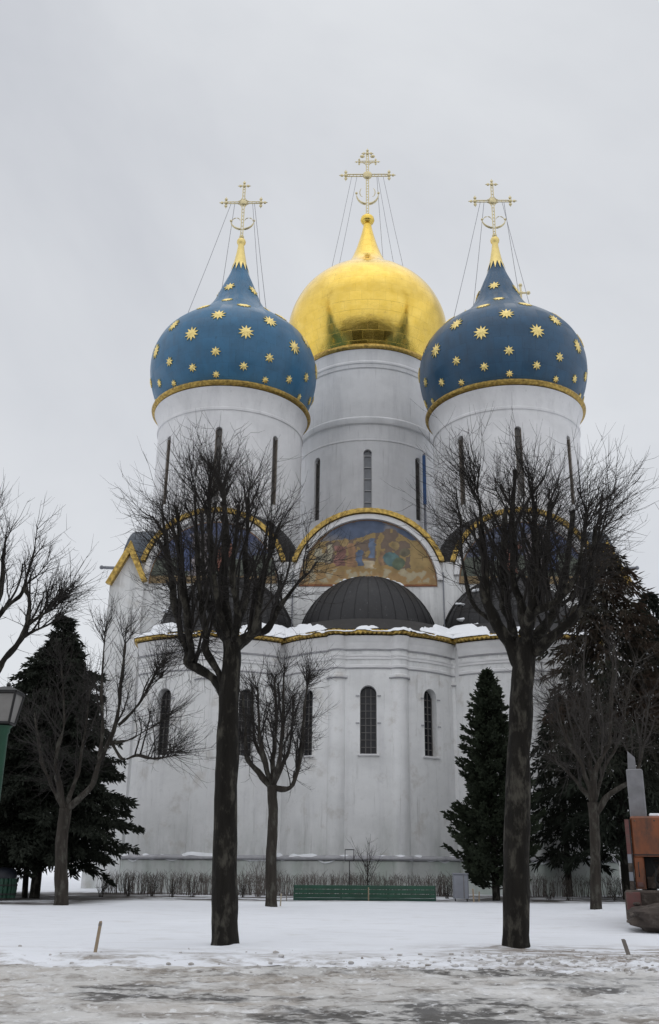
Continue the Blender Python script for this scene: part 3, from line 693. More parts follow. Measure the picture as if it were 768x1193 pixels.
# central drum
b = MB(); b.lathe([(5.75, 17), (5.75, 33.35), (5.80, 33.38), (5.80, 33.48), (5.76, 33.52), (5.78, 34.75), (5.92, 34.85), (5.96, 35.0), (5.96, 35.3), (5.88, 35.42), (5.76, 35.5), (5.74, 39.85), (5.83, 39.92), (5.85, 40.2), (5.92, 40.28), (5.92, 40.42), (5.84, 40.55), (5.86, 41.3), (5.94, 41.55), (5.4, 41.6)], (0, 0), 112, caps=True)
drum = b.build('central_drum', M['drum'], None, normals=True); ORG[drum.name] = (0, 0, 0)
xfs = slit_windows(8, 5.75, 0.62, 5.4, 27.2, 0.3); cut = []
for xf in xfs:
    c_ = MB(); c_.prism(arched(0.66, 5.4, 8), -0.4, 0.3, xf); cut.append(c_)
boolcut(drum, cut)
for k, xf in enumerate(xfs):
    w = MB(); w.prism(arched(0.64, 5.38, 8), -0.38, -0.3, xf); w.cur = 1
    for u in (-0.30, 0.30): w.box(u-0.035, -0.30, 0, u+0.035, -0.18, 5.05, xf)
    for q in range(1, 6): w.box(-0.265, -0.298, q*0.98-0.035, 0.265, -0.2, q*0.98+0.035, xf)
    w.build('window', [M['greypane'] if k in (0, 4) else M['slit'], M['wframe'] if k in (0, 4) else M['frame']], drum)
r_ = MB(); r_.lathe([(5.7, 41.57), (6.0, 41.58), (6.1, 41.72), (6.12, 41.86), (6.05, 42.0), (5.9, 42.08), (5.5, 42.1)], seg=112); r_.build('cornice_ring', M['goldtrim'], drum, 40)
d = MB(); d.lathe(GOLD+[(.3, 58.35), (.55, 58.5), (.66, 58.75), (.6, 59.05), (.4, 59.25), (.2, 59.35)], seg=128); d.build('dome', M['gold'], drum, 50, label='gilded onion dome')
x = MB(); cross_big(x); x.build('cross', M['cross'], drum, 60)
wires(drum, [(-3.3, -2.4, 51.3), (-2.6, -2.6, 51.6), (2.4, -2.8, 51.5), (3.3, -2.6, 51.1), (1.7, 2.4, 52.6)], (-1.5, -1.0, 1.0, 1.5, 0.9), 63.9)
w = MB(); w.tube([Vector((4.55, -3.9, 17.5)), Vector((4.55, -3.9, 33.0))], [0.1]*2, 8); w.cur = 1; w.box(4.42, -4.08, 28.6, 4.68, -3.86, 32.8)
w.build('drainpipe', [M['greymetal'], M['pipeblue']], drum, 60)
place_part(drum, 0, 75)

# ================================================================== TREES
def crown_twigs(b, p, d, L, r0, rg, up=0.35, wig=0.10, sub=3, sides=3):
    d = d.normalized(); U = Vector((0, 0, 1))
    pts = [p.copy()]; q = p.copy(); dd = d.copy(); n = 4
    for k in range(n):
        dd = (dd+U*(up/n)+Vector((rg.gauss(0, wig), rg.gauss(0, wig), rg.gauss(0, wig)))).normalized(); q = q+dd*(L/n); pts.append(q.copy())
    b.tube(pts, [r0*(1-0.72*k/n) for k in range(n+1)], sides, cap=False)
    for s in range(sub):
        k = rg.randint(1, n-1); t = rg.random(); q = pts[k].lerp(pts[k+1], t)
        e = (pts[k+1]-pts[k]).normalized(); v = Vector((rg.gauss(0, 1), rg.gauss(0, 1), rg.gauss(0.25, 0.8))).normalized()
        e = (e*0.7+v*0.75).normalized(); l = L*(0.2+0.3*rg.random()); rr = r0*0.5
        m_ = q+e*l*0.5; z_ = m_+(e+U*0.3).normalized()*l*0.5
        b.tube([q, m_, z_], [rr, rr*0.75, rr*0.35], sides, cap=False)
def lime(label, Y, trunk, limbs, core_c, core_r, n_stem, n_shoot, rt=0.011, L=(0.6, 1.5), seed=1, m_=None, mt=None, sub=3, stem_r=0.035, limb_shoot=9, stem_L=(0.7, 2.4), spread=0.35, name='lime_tree', out=0.75, upw=0.5, group='pollarded lime trees'):
    """trunk/limbs: surveyed (px, py, depth offset, radius) points; stems and shoots grow from them"""
    rg = random.Random(seed); U = Vector((0, 0, 1))
    ks = Y/22.9 if Y < 24 else 1.0
    P = lambda s: (W(s[0], s[1], Y+s[2]*ks), s[3]*ks)
    tp = [P(s) for s in trunk]; base = tp[0][0].copy(); base.z = gz(Y)-0.08
    tp = [(base, tp[0][1]*1.22), (base+Vector((0, 0, 0.35)), tp[0][1]*1.0)]+tp[1:]
    root = thing(name, label, 'tree', (base.x, base.y, gz(Y)), group)
    tb = MB(); tb.tube(*catmull([p for p, _ in tp], [r for _, r in tp], 6), 14)
    paths = []
    for lm in limbs:
        q = [P(s) for s in lm]; pp, rr = catmull([p for p, _ in q], [r for _, r in q], 6)
        # knobbly bark: the radius swells where old cuts have healed
        rr = [r*(0.86+0.3*noise.noise(p*2.2)) for p, r in zip(pp, rr)]
        pp = [p+Vector((noise.noise(p*1.7), noise.noise(p*1.7+U*9), 0))*min(0.06, r*0.8) for p, r in zip(pp, rr)]
        tb.tube(pp, rr, 8); paths.append((pp, rr))
    o = tb.build('trunk', mt or M['bark'], root, 60)
    # bark relief on the trunk itself
    for v in o.data.vertices:
        w = v.co+Vector(ORG[root.name]); k = noise.noise(Vector((w.x*9, w.y*9, w.z*1.6)))*0.016+noise.noise(w*2.3)*0.03+noise.noise(Vector((w.x*1.5, w.y*1.5, w.z*0.9)))*0.02
        v.co += v.normal*k
    cc = W(core_c[0], core_c[1], Y); cr = core_r
    inside = lambda p: ((p.x-cc.x)/cr[0])**2+((p.y-cc.y)/cr[1])**2+((p.z-cc.z)/cr[2])**2 < 1
    b = MB(); stems = []
    for pp, rr in paths:
        n = len(pp); i0 = int(n*0.45)
        stems.append((pp[i0:], 0.0))
    for k in range(n_stem):
        pp, rr = rg.choice(paths); i = rg.randint(int(len(pp)*0.25), len(pp)-1); p = pp[i].copy()
        a = rg.random()*2*PI; o_ = Vector((p.x-cc.x, p.y-cc.y, 0))*0.25+Vector((math.cos(a), math.sin(a), 0))*spread
        d = (U+o_+Vector((0, 0, rg.gauss(0, 0.1)))).normalized(); L_ = rg.uniform(*stem_L); pts = [p]; q = p.copy()
        for j in range(6):
            d = (d+U*0.10+Vector((rg.gauss(0, .13), rg.gauss(0, .13), 0))).normalized(); q = q+d*(L_/6)
            if not inside(q) and j > 1: break
            pts.append(q.copy())
        r0 = min(rr[i]*0.75, stem_r*rg.uniform(0.6, 1.3)); n = len(pts)
        b.tube(pts, [r0*(1-0.5*j/n) for j in range(n)], 5); stems.append((pts, 1.0))
    def shoots(pts, n, lo):
        for k in range(n):
            t = lo+(1-lo)*rg.random()**0.75; f = t*(len(pts)-1); i = min(int(f), len(pts)-2); p = pts[i].lerp(pts[i+1], f-i)
            o_ = Vector(((p.x-cc.x)/cr[0], (p.y-cc.y)/cr[1], (p.z-cc.z)/cr[2]*0.7)); e = min(1.2, o_.length)
            v = Vector((rg.gauss(0, 1), rg.gauss(0, 1), rg.gauss(0, 0.6))).normalized()
            d = o_*out+U*upw+v*0.85
            L_ = rg.uniform(*L)*(0.45+0.62*e)*(1.35 if rg.random() < 0.12 else 1)
            crown_twigs(b, p, d, L_, rt*rg.uniform(0.7, 1.2), rg, sub=sub)
    for pts, kind in stems:
        if len(pts) < 2: continue
        shoots(pts, n_shoot if kind else limb_shoot, 0.15 if kind else 0.0)
        shoots(pts[-2:], 3, 0.2)
    b.build('crown', m_ or M['twig'], root)
    return root

lime('tall knobbly bare lime in front of the brighter blue dome', 20.6,
     [(261, 1101, 0, .29), (262, 1000, 0, .275), (264, 900, 0, .265), (266, 840, 0, .25), (268, 795, 0, .25), (270, 765, 0, .235), (267, 735, 0, .17)],
     [[(264, 812, 0, .17), (250, 793, .1, .15), (233, 780, .2, .14), (218, 771, .3, .135), (217, 757, .4, .12), (209, 735, .5, .11), (203, 690, .7, .09), (196, 650, .8, .065), (189, 600, .9, .04)],
      [(221, 772, .3, .12), (223, 752, -.2, .11), (218, 720, -.4, .10), (213, 690, -.6, .09), (209, 650, -.7, .06), (206, 590, -.9, .04)],
      [(262, 800, 0, .14), (249, 777, -.1, .12), (238, 757, -.3, .10), (240, 740, -.4, .09), (234, 700, -.5, .085), (229, 640, -.6, .06), (228, 572, -.7, .04)],
      [(268, 760, 0, .19), (265, 730, .1, .17), (262, 690, .3, .14), (262, 630, .4, .11), (260, 566, .5, .06)],
      [(272, 765, 0, .16), (280, 746, -.2, .14), (296, 733, -.5, .12), (303, 695, -.8, .09), (313, 655, -.9, .07), (326, 610, -1.0, .04)],
      [(276, 757, 0, .13), (292, 742, .3, .12), (311, 733, .5, .10), (328, 704, .7, .07), (345, 682, .8, .05), (357, 668, .9, .03)],
      [(270, 752, 0, .15), (277, 728, .5, .13), (286, 690, .9, .10), (287, 640, 1.1, .08), (289, 580, 1.2, .04)],
      [(268, 752, 0, .14), (258, 720, -.7, .11), (252, 690, -1.1, .08), (247, 640, -1.3, .06), (243, 580, -1.3, .04)],
      [(271, 752, 0, .13), (276, 715, -.8, .10), (272, 670, -1.3, .08), (276, 610, -1.5, .05)],
      [(268, 752, 0, .13), (250, 722, 1.0, .10), (238, 680, 1.4, .07), (236, 620, 1.6, .05)]],
     (266, 654), (1.6, 1.65, 1.68), 118, 10, seed=11, L=(0.35, 1.15), rt=0.0088, spread=0.4, limb_shoot=13, out=0.8, stem_L=(0.9, 2.5), stem_r=0.034, sub=4, upw=0.48)
lime('tall bare lime with a thick forked trunk in front of the duller blue dome', 20.2,
     [(602, 1106, 0, .30), (602, 1000, 0, .285), (604, 900, 0, .275), (606, 850, 0, .28), (609, 800, 0, .27), (612, 765, 0, .28), (613, 745, 0, .24)],
     [[(606, 775, 0, .21), (592, 745, 0, .19), (576, 722, -.2, .16), (567, 695, -.3, .13), (566, 660, -.5, .10), (562, 620, -.6, .07), (556, 570, -.7, .04)],
      [(608, 770, 0, .19), (597, 735, .5, .17), (588, 700, .8, .13), (586, 650, 1.0, .10), (590, 590, 1.1, .05)],
      [(612, 762, 0, .20), (612, 730, -.4, .16), (605, 700, -.5, .15), (597, 680, -.6, .12), (597, 640, -.6, .11), (597, 600, -.7, .09), (599, 548, -.7, .05)],
      [(615, 762, 0, .20), (632, 735, .2, .16), (645, 715, .3, .13), (655, 690, .4, .11), (662, 650, .6, .08), (668, 595, .6, .05)],
      [(617, 765, 0, .18), (640, 745, -.4, .16), (668, 722, -.7, .12), (684, 697, -.9, .10), (690, 660, -1.0, .07), (694, 615, -1.0, .04)],
      [(614, 750, 0, .16), (622, 715, .8, .12), (634, 690, 1.2, .09), (638, 640, 1.4, .07), (640, 570, 1.4, .04)],
      [(608, 738, 0, .13), (625, 712, -.9, .10), (648, 700, -1.2, .08), (672, 665, -1.4, .06), (684, 600, -1.4, .04)],
      [(613, 752, 0, .14), (620, 700, -1.0, .11), (626, 650, -1.4, .08), (622, 585, -1.5, .04)],
      [(600, 745, 0, .12), (578, 728, .8, .10), (552, 705, 1.1, .07), (540, 660, 1.2, .05), (536, 600, 1.2, .03)],
      [(655, 705, .4, .08), (680, 680, .6, .07), (694, 640, .7, .05), (700, 605, .7, .035)]],
     (616, 647), (1.6, 1.65, 1.8), 114, 10, seed=23, L=(0.35, 1.25), rt=0.0088, spread=0.45, limb_shoot=13, out=0.85, stem_L=(0.9, 2.5), stem_r=0.034, sub=4, upw=0.48)
lime('small round headed bare lime beside the long green bench', 36.0,
     [(316, 1058, 0, .20), (316, 1000, 0, .19), (318, 950, 0, .18), (317, 915, 0, .19)],
     [[(317, 922, 0, .13), (303, 902, 0, .12), (288, 883, .2, .10), (286, 850, .3, .06), (283, 810, .3, .04)],
      [(317, 918, 0, .13), (335, 919, -.1, .11), (344, 908, -.2, .10), (351, 880, -.3, .08), (354, 840, -.4, .06), (358, 800, -.5, .04)],
      [(317, 915, 0, .12), (310, 890, -.3, .09), (303, 860, -.5, .08), (300, 800, -.6, .04)],
      [(317, 915, 0, .12), (318, 885, .3, .10), (322, 850, .5, .08), (320, 790, .6, .04)],
      [(318, 915, 0, .12), (328, 893, .6, .09), (338, 870, .9, .07), (342, 810, 1.0, .04)],
      [(317, 915, 0, .11), (326, 880, -.7, .08), (330, 840, -.9, .06), (331, 785, -1.0, .04)],
      [(317, 915, 0, .11), (306, 885, .7, .08), (296, 855, 1.0, .06), (294, 800, 1.1, .04)]],
     (328, 838), (1.2, 1.3, 1.95), 64, 11, seed=31, L=(0.45, 1.15), rt=0.012, mt=M['bark2'], m_=M['twig'], stem_L=(0.6, 1.8), spread=0.3, out=0.6)
lime('low spreading bare lime in front of the dark spruce', 36.0,
     [(70, 1057, 0, .24), (71, 1010, 0, .22), (73, 970, 0, .21), (76, 942, 0, .22)],
     [[(75, 950, 0, .14), (70, 920, -.2, .12), (66, 900, -.3, .11), (68, 870, -.4, .09), (75, 835, -.5, .06), (72, 780, -.5, .04)],
      [(77, 945, 0, .15), (92, 930, -.2, .13), (107, 915, -.3, .12), (115, 890, -.4, .10), (128, 862, -.5, .09), (138, 830, -.5, .08), (142, 790, -.5, .05), (146, 750, -.5, .03)],
      [(128, 862, -.5, .08), (142, 884, -.6, .06), (160, 880, -.6, .05), (180, 884, -.6, .04), (205, 880, -.6, .025)],
      [(138, 845, -.5, .07), (152, 832, -.3, .06), (165, 815, -.2, .05), (178, 790, -.1, .035), (190, 770, 0, .02)],
      [(132, 865, -.5, .07), (150, 862, -.9, .05), (172, 850, -1.0, .04), (192, 838, -1.1, .02)],
      [(76, 942, 0, .11), (60, 915, .6, .09), (48, 880, .9, .07), (40, 830, 1.0, .04)],
      [(77, 942, 0, .11), (90, 905, .8, .09), (98, 860, 1.1, .07), (105, 800, 1.2, .04)],
      [(115, 890, -.4, .08), (120, 850, -1.0, .07), (118, 800, -1.3, .05), (122, 745, -1.3, .03)]],
     (112, 830), (3.0, 1.7, 2.6), 80, 9, seed=41, L=(0.55, 1.45), rt=0.0115, mt=M['bark2'], m_=M['twig'], stem_L=(0.6, 2.2), spread=0.4)
lime('slim bare lime beside the orange snow loader', 36.0,
     [(695, 1060, 0, .19), (694, 1010, 0, .18), (693, 960, 0, .175), (691, 935, 0, .19)],
     [[(691, 940, 0, .12), (683, 905, -.2, .10), (672, 880, -.4, .09), (655, 850, -.5, .06), (645, 800, -.6, .04)],
      [(694, 950, 0, .12), (706, 930, -.2, .11), (722, 918, -.3, .10), (738, 905, -.4, .08), (750, 870, -.5, .05), (756, 810, -.5, .03)],
      [(691, 935, 0, .12), (694, 900, -.3, .11), (703, 880, -.4, .09), (711, 860, -.5, .08), (712, 810, -.6, .06), (716, 750, -.6, .03)],
      [(691, 935, 0, .11), (688, 890, .5, .09), (684, 850, .8, .07), (680, 790, .9, .04)],
      [(692, 935, 0, .10), (705, 895, .8, .08), (722, 860, 1.1, .06), (735, 790, 1.2, .03)],
      [(691, 935, 0, .10), (675, 915, .6, .08), (662, 900, .9, .06), (640, 880, 1.0, .03)]],
     (705, 830), (2.1, 1.6, 3.0), 52, 10, seed=51, L=(0.6, 1.5), rt=0.0105, mt=M['bark2'], m_=M['greytwig'], stem_L=(0.6, 2.4), spread=0.35)
lime('bare lime leaning in from the left edge above the lamp', 27.0,
     [(-62, 1075, 0, .26), (-60, 960, 0, .25), (-55, 860, 0, .24), (-50, 830, 0, .24)],
     [[(-50, 840, 0, .14), (-22, 805, 0, .13), (0, 775, 0, .105), (18, 752, 0, .095), (28, 738, 0, .09), (35, 712, -.1, .07), (33, 695, -.1, .06), (28, 684, -.1, .05), (43, 671, -.1, .03)],
      [(-50, 835, 0, .13), (-30, 770, .3, .11), (-5, 722, .4, .09), (14, 702, .4, .07), (27, 686, .4, .06), (40, 640, .5, .03)],
      [(-50, 835, 0, .13), (-32, 745, -.4, .11), (-8, 715, -.5, .10), (2, 680, -.5, .09), (4, 650, -.6, .07), (7, 624, -.6, .03)],
      [(33, 728, -.1, .05), (50, 716, -.1, .045), (62, 710, -.1, .045), (70, 700, -.1, .02)],
      [(28, 742, 0, .05), (38, 736, .2, .045), (52, 730, .2, .04), (66, 722, .2, .025)],
      [(-50, 830, 0, .14), (-60, 745, .5, .12), (-62, 690, .8, .08), (-58, 640, .9, .04)],
      [(-50, 830, 0, .13), (-80, 770, -.3, .11), (-100, 700, -.4, .08), (-106, 660, -.5, .04)],
      [(-20, 740, -.4, .08), (-20, 690, -.9, .07), (-16, 655, -1.1, .05), (-13, 622, -1.2, .03)]],
     (-26, 715), (2.3, 1.8, 2.1), 70, 8, seed=61, L=(0.4, 1.05), rt=0.0105, spread=0.35, sub=2)

def conifer(label, px, Y, ptop, rad, z_low, seed, m_, name='spruce', n_br=230, droop=0.35, shape=1.0, spray=(0.28, 0.55), width=0.075, dens=9, lean=0.0, hang=0.5, trunks=1, group=None, tip=0.0):
    rg = random.Random(seed); base = gpt(px, Y); top = W(px, ptop, Y); base.x = top.x
    root = thing(name, label, 'tree', (base.x, base.y, base.z), group); H = top.z-base.z
    tb = MB(); tb.tube([base-Vector((0, 0, .1)), base+Vector((0, 0, H*0.5)), base+Vector((lean, 0, H*0.98))], [0.024*H*0.75, 0.016*H*0.7, 0.02], 9)
    for k in range(trunks-1):
        a = rg.uniform(0, 2*PI); o_ = Vector((math.cos(a)*0.5-0.6, math.sin(a)*0.5, 0)); tb.tube([base+o_-Vector((0, 0, .1)), base+o_*1.4+Vector((0, 0, H*0.25)), base+o_*1.3+Vector((0, 0, H*0.5))], [0.13, 0.1, 0.03], 7)
    b = MB()
    for i in range(n_br):
        t = (i+rg.random())/n_br; t = t**0.9
        z = z_low+(H-z_low-(0.4 if tip else 0))*t
        if tip and i > n_br-26: z = H-0.05-0.5*rg.random(); t = 0.985
        prof = min(1, (t+0.14)/0.3)**0.7*((1-t)**shape)
        Rr = rad*prof*rg.uniform(0.6, 1.08)*(1+0.38*noise.noise(Vector((t*7, i*2.39996 % 6.283, seed))))*1.0+0.1*min(1, (1-t)*9)+(tip*rg.uniform(.6, 1.2) if t == 0.985 else 0)
        a = i*2.39996+rg.gauss(0, 0.3); o_ = Vector((math.cos(a), math.sin(a), 0)); sd = Vector((-o_.y, o_.x, 0))
        dr = droop*rg.uniform(0.5, 1.3)
        p0 = base+Vector((lean*t, 0, z)); n = 5; pts = []
        for k in range(n+1):
            f = k/n; pts.append(p0+o_*(Rr*f)+Vector((0, 0, -dr*Rr*f*f*0.9+0.2*Rr*max(0, f-0.55)))+sd*rg.gauss(0, 0.04))
        tb.tube(pts[:4], [0.022, 0.016, 0.012, 0.006], 4, cap=False)
        m__ = max(8, int(Rr*dens*2.0))
        for j in range(m__):
            f0 = min(1.0, 0.15+0.88*((j+rg.random())/m__)**0.8); f = f0*n; k = min(int(f), n-1); q = pts[k].lerp(pts[k+1], f-k)
            lw = 0.30*Rr*(1.05-f0)+0.05
            for sgn in (-1, 1, 0, rg.choice((-1, 1))):
                s_ = sgn*rg.random()*lw
                qq = q+sd*s_+Vector((0, 0, rg.gauss(0, 0.05)-0.25*abs(s_)))
                l = rg.uniform(*spray)*rg.uniform(0.6, 1.2); w = width*rg.uniform(0.5, 1.3)
                d = o_*rg.uniform(0.3, 1.0)+sd*(sgn*rg.uniform(0.1, 0.9))+Vector((0, 0, -hang*rg.uniform(0.0, 1.5)+(0.3 if sgn == 0 else 0)+rg.gauss(0, 0.15)))
                d.normalize(); u = Vector((rg.gauss(0, 1), rg.gauss(0, 1), rg.gauss(0, 1))); u = d.cross(u)
                if u.length < 1e-3: continue
                u.normalize(); mid = qq+d*l*0.45; b.add([qq, mid+u*w, qq+d*l, mid-u*w], [(0, 1, 2, 3)])
                v = d.cross(u); b.add([qq+d*l*0.1, mid+v*w*0.8+d*0.05, qq+d*l*1.05, mid-v*w*0.8+d*0.05], [(0, 1, 2, 3)])
    tb.build('trunk', M['bark'], root, 60); b.build('crown', m_, root)
    return root
conifer('large dark spruce with a tufted tip left of the cathedral', 77, 42.0, 716, 4.2, 1.5, 3, M['needle'], n_br=620, droop=0.4, shape=0.68, dens=8, hang=0.7, trunks=3, tip=0.13, spray=(0.16, 0.36), width=0.042, group='conifers')
conifer('shorter dark spruce at the left edge behind the lamp post', 8, 46.0, 815, 3.6, 1.2, 5, M['needle'], n_br=260, droop=0.32, shape=0.8, dens=6, hang=0.4, spray=(0.2, 0.42), width=0.045, group='conifers')
conifer('dense narrow cone shaped thuja behind the thick forked lime', 567, 43.0, 783, 2.15, 0.45, 8, M['thuja'], name='thuja', n_br=300, droop=-0.25, shape=0.68, spray=(0.12, 0.27), width=0.05, dens=11, hang=-0.35, group='conifers')
conifer('tall spruce with a browned crown behind the slim bare lime', 697, 45.0, 632, 3.9, 2.2, 13, M['brownneedle'], n_br=360, droop=0.5, shape=0.4, dens=3.3, hang=1.0, spray=(0.25, 0.6), width=0.045, group='conifers')
conifer('spruce with drooping boughs behind the orange snow loader', 755, 48.0, 690, 3.5, 2.0, 17, M['needle'], n_br=190, droop=0.45, shape=0.62, dens=4.5, hang=1.0, spray=(0.25, 0.6), width=0.05, group='conifers')
conifer('low dark spruce showing under the browned spruce', 648, 48.5, 810, 2.9, 1.7, 19, M['needle'], n_br=85, droop=0.55, shape=0.7, dens=4.5, hang=1.0, spray=(0.25, 0.6), width=0.05, group='conifers')

# hedges: clipped rows of bare upright twigs
def hedge(label, x0, x1, y, h, n, seed):
    rg = random.Random(seed); root = MB()
    for k in range(n):
        x = rg.uniform(x0, x1); yy = y+rg.gauss(0, 0.22); z = gz(y); hh = h*rg.uniform(0.72, 1.05)
        p = Vector((x, yy, z-0.05)); q = p+Vector((rg.gauss(0, .06), rg.gauss(0, .06), hh*0.55)); r_ = q+Vector((rg.gauss(0, .07), rg.gauss(0, .07), hh*0.48))
        root.tube([p, q, r_], [0.012, 0.009, 0.005], 3, cap=False)
        for s in range(2):
            m_ = q.lerp(r_, rg.random()); root.tube([m_, m_+Vector((rg.gauss(0, .12), rg.gauss(0, .12), 0.12+0.15*rg.random()))], [0.007, 0.004], 3, cap=False)
    o = root.build('hedge', M['hedge'], None); o.name = 'hedge'
    return tag(o, label, 'hedge', 'clipped bare hedges')
M['hedge'] = mat('hedge_twigs', (0.13, 0.112, 0.10), 0.9, var=0.35, scale=2)
hedge('long clipped bare hedge behind the green bench', -12.2, 4.6, 47.0, 0.92, 1050, 71)
hedge('short thin bare hedge behind the slim bare lime', 7.4, 13.0, 48.0, 0.9, 260, 72)
def shrub(name, label, px, Y, h, n, seed, m_, group=None, spread=0.3, cat='shrub', stem=False, L=None, y0=1040):
    rg = random.Random(seed); p0 = gpt(px, Y, y0); root = thing(name, label, cat, p0, group); b = MB(); s = MB()
    if stem: s.tube([p0-Vector((0, 0, .05)), p0+Vector((0.02, 0, h*.35)), p0+Vector((0, 0, h*.6))], [0.035, 0.03, 0.018], 6); s.build('stem', m_, root)
    for k in range(n):
        a = rg.random()*2*PI; q = p0+Vector((0, 0, h*rg.uniform(.15, .55) if stem else -.04))+Vector((rg.gauss(0, .05), rg.gauss(0, .05), 0))
        d = Vector((math.cos(a)*spread, math.sin(a)*spread, 1)); crown_twigs(b, q, d, h*(rg.uniform(.35, .6) if stem else rg.uniform(.7, 1.05)), 0.012, rg, up=0.2, sub=4)
    b.build('twigs', m_, root); return root
for k, (px, Y, h, lab) in enumerate(((118, 43.5, .62, 'bare shrub nearest the large dark spruce'), (150, 44.0, .66, 'bare shrub second from the large dark spruce'), (177, 44.0, .8, 'bare shrub midway between large spruce and tall left lime'),
        (202, 43.8, .75, 'bare shrub third from the tall left lime trunk'), (224, 44.2, .8, 'bare shrub close left of the tall left lime trunk'), (283, 44.0, .6, 'bare shrub between the tall left lime and the small lime'), (300, 45, 1.7, 'taller pale bush just left of the small round headed lime'),
        (520, 44.5, .7, 'low shrub between the green bench and grey bin'), (640, 43.5, .6, 'bare shrub first right of the thick forked trunk'), (662, 43.8, .65, 'bare shrub left of the slim bare lime'), (716, 44, .7, 'bare shrub right of the slim bare lime'))):
    shrub('shrub', lab, px, Y, h, 13 if h < 1 else 20, 80+k, M['greytwig'] if k != 6 else M['hedge'], 'bare shrubs before the hedge', 0.35)
shrub('sapling', 'young bare sapling standing behind the green bench', 428, 46.2, 2.5, 24, 99, M['greytwig'], None, 0.5, 'sapling', True)

# ================================================================== STREET FURNITURE
def bench(px0, px1, Y, label):
    a, c = gpt(px0, Y), gpt(px1, Y); z = gz(Y)-0.36; L = c.x-a.x; root = thing('bench', label, 'bench', (a.x+L/2, Y, gz(Y)))
    for k in range(3):
        b = MB(); b.cbox(a.x+0.01*k, Y-0.03, z+0.46+k*0.165, c.x-0.012*k, Y+0.015, z+0.605+k*0.165, 0.012); b.build('back_slat', M['green'], root)
    b = MB(); 
    for k in range(4): b.cbox(a.x+0.02, Y+0.04+k*0.115, z+0.40, c.x-0.02, Y+0.14+k*0.115, z+0.44, 0.01)
    b.build('seat', M['green'], root)
    f = MB(); f.cbox(a.x, Y-0.055, z+0.335, c.x, Y-0.005, z+0.45, 0.012); f.build('rail', M['dkgreen'], root)
    for k in range(4):
        x = a.x+0.03+(L-0.06)*k/3; b = MB()
        b.box(x-0.03, Y+0.018, z, x+0.03, Y+0.065, z+0.39); b.box(x-0.03, Y+0.018, z+0.445, x+0.03, Y+0.038, z+0.94); b.box(x-0.03, Y+0.44, z, x+0.03, Y+0.49, z+0.395)
        b.build('leg', M['black'], root)
    return root
bench(342, 508, 42.0, 'long green slatted bench sunk in snow before the apse')
# grey bin
p = gpt(537, 42.0); root = thing('litter_bin', 'grey metal box bin standing beside the green bench', 'bin', p)
b = MB(); b.cbox(p.x-.31, 41.8, p.z+.1, p.x+.31, 42.25, p.z+1.02, .04); b.build('body', M['greymetal'], root)
b = MB(); b.cbox(p.x-.33, 41.78, p.z+1.023, p.x+.33, 42.27, p.z+1.07, .02); b.build('lid', M['greymetal'], root)
b = MB(); b.box(p.x+.1, 41.79, p.z+.12, p.x+.13, 41.797, p.z+.98); b.build('seam', M['frame'], root)
for s in (-.24, .24):
    b = MB(); b.box(p.x+s-.025, 41.85, p.z-.1, p.x+s+.025, 41.9, p.z+.098); b.build('leg', M['black'], root)
# green barrel bin at left edge
p = gpt(3, 40.0); root = thing('barrel_bin', 'round green slatted bin with a domed dark lid at the left edge', 'bin', p)
b = MB()
for k in range(18):
    a = 2*PI*k/18; b.tube([p+Vector((.42*math.cos(a), .42*math.sin(a), .08)), p+Vector((.45*math.cos(a), .45*math.sin(a), .42)), p+Vector((.42*math.cos(a), .42*math.sin(a), .78))], [.075]*3, 6)
b.build('body', M['green'], root, 60)
for zz in (.2, .52):
    b = MB(); b.lathe([(.50, p.z+zz), (.535, p.z+zz), (.535, p.z+zz+.05), (.50, p.z+zz+.05)], (p.x, p.y), 28); b.build('hoop', M['black'], root, 40)
b = MB(); b.lathe([(.47, p.z+.79), (.47, p.z+.9), (.42, p.z+1.05), (.28, p.z+1.16), (.02, p.z+1.2)], (p.x, p.y), 24); b.build('lid', mat('dark_blue_lid', (0.015, 0.018, 0.028), 0.5, var=0.2), root, 60)
# stakes
def stake(name, label, px, Y, h, w, m_, tilt=0.0, y0=1100, group='stakes in the snow', tip=None):
    p = gpt(px, Y, y0); root = thing(name, label, 'stake', p, group); b = MB()
    f = lambda x, d, z: (p.x+x+z*tilt, p.y+d, p.z+z)
    b.prism([(-w/2, -.1), (w/2, -.1), (w/2*.95, h*.95), (w*.22, h), (-w/2*.9, h*.985)], -w*.35, w*.35, f); b.build('post', m_, root)
    if tip:
        b = MB(); b.box(-w*.52, -w*.38, h*.86, w*.5, w*.38, h*.93, f); b.build('band', tip, root)
    return root
stake('stake', 'pale wooden stake leaning in the snow at the lower left', 110.5, 18.75, .585, .055, M['wood'], .10, 1110, tip=M['wood2'])
stake('stake', 'short grey stake tilted left at the lower right road edge', 733.5, 18.9, .33, .07, M['wood2'], -.28, 1110)
stake('stake', 'pale peg in the snow in front of the green bench', 429.5, 41.6, .52, .05, M['wood'], 0, 1040)
stake('stake', 'pale peg just right of the small lime trunk', 327, 37.0, .42, .05, M['wood3'], .05, 1045)
stake('stake', 'dark thin peg at the left end of the green bench', 334, 41.0, .62, .04, M['wood2'], 0, 1045)
stake('stake', 'yellowish peg right of the grey bin', 552, 41.5, .5, .06, M['wood'], -.05, 1045)
stake('stake', 'shorter yellowish peg next to the tall thuja', 558, 41.8, .38, .05, M['wood'], .06, 1045)
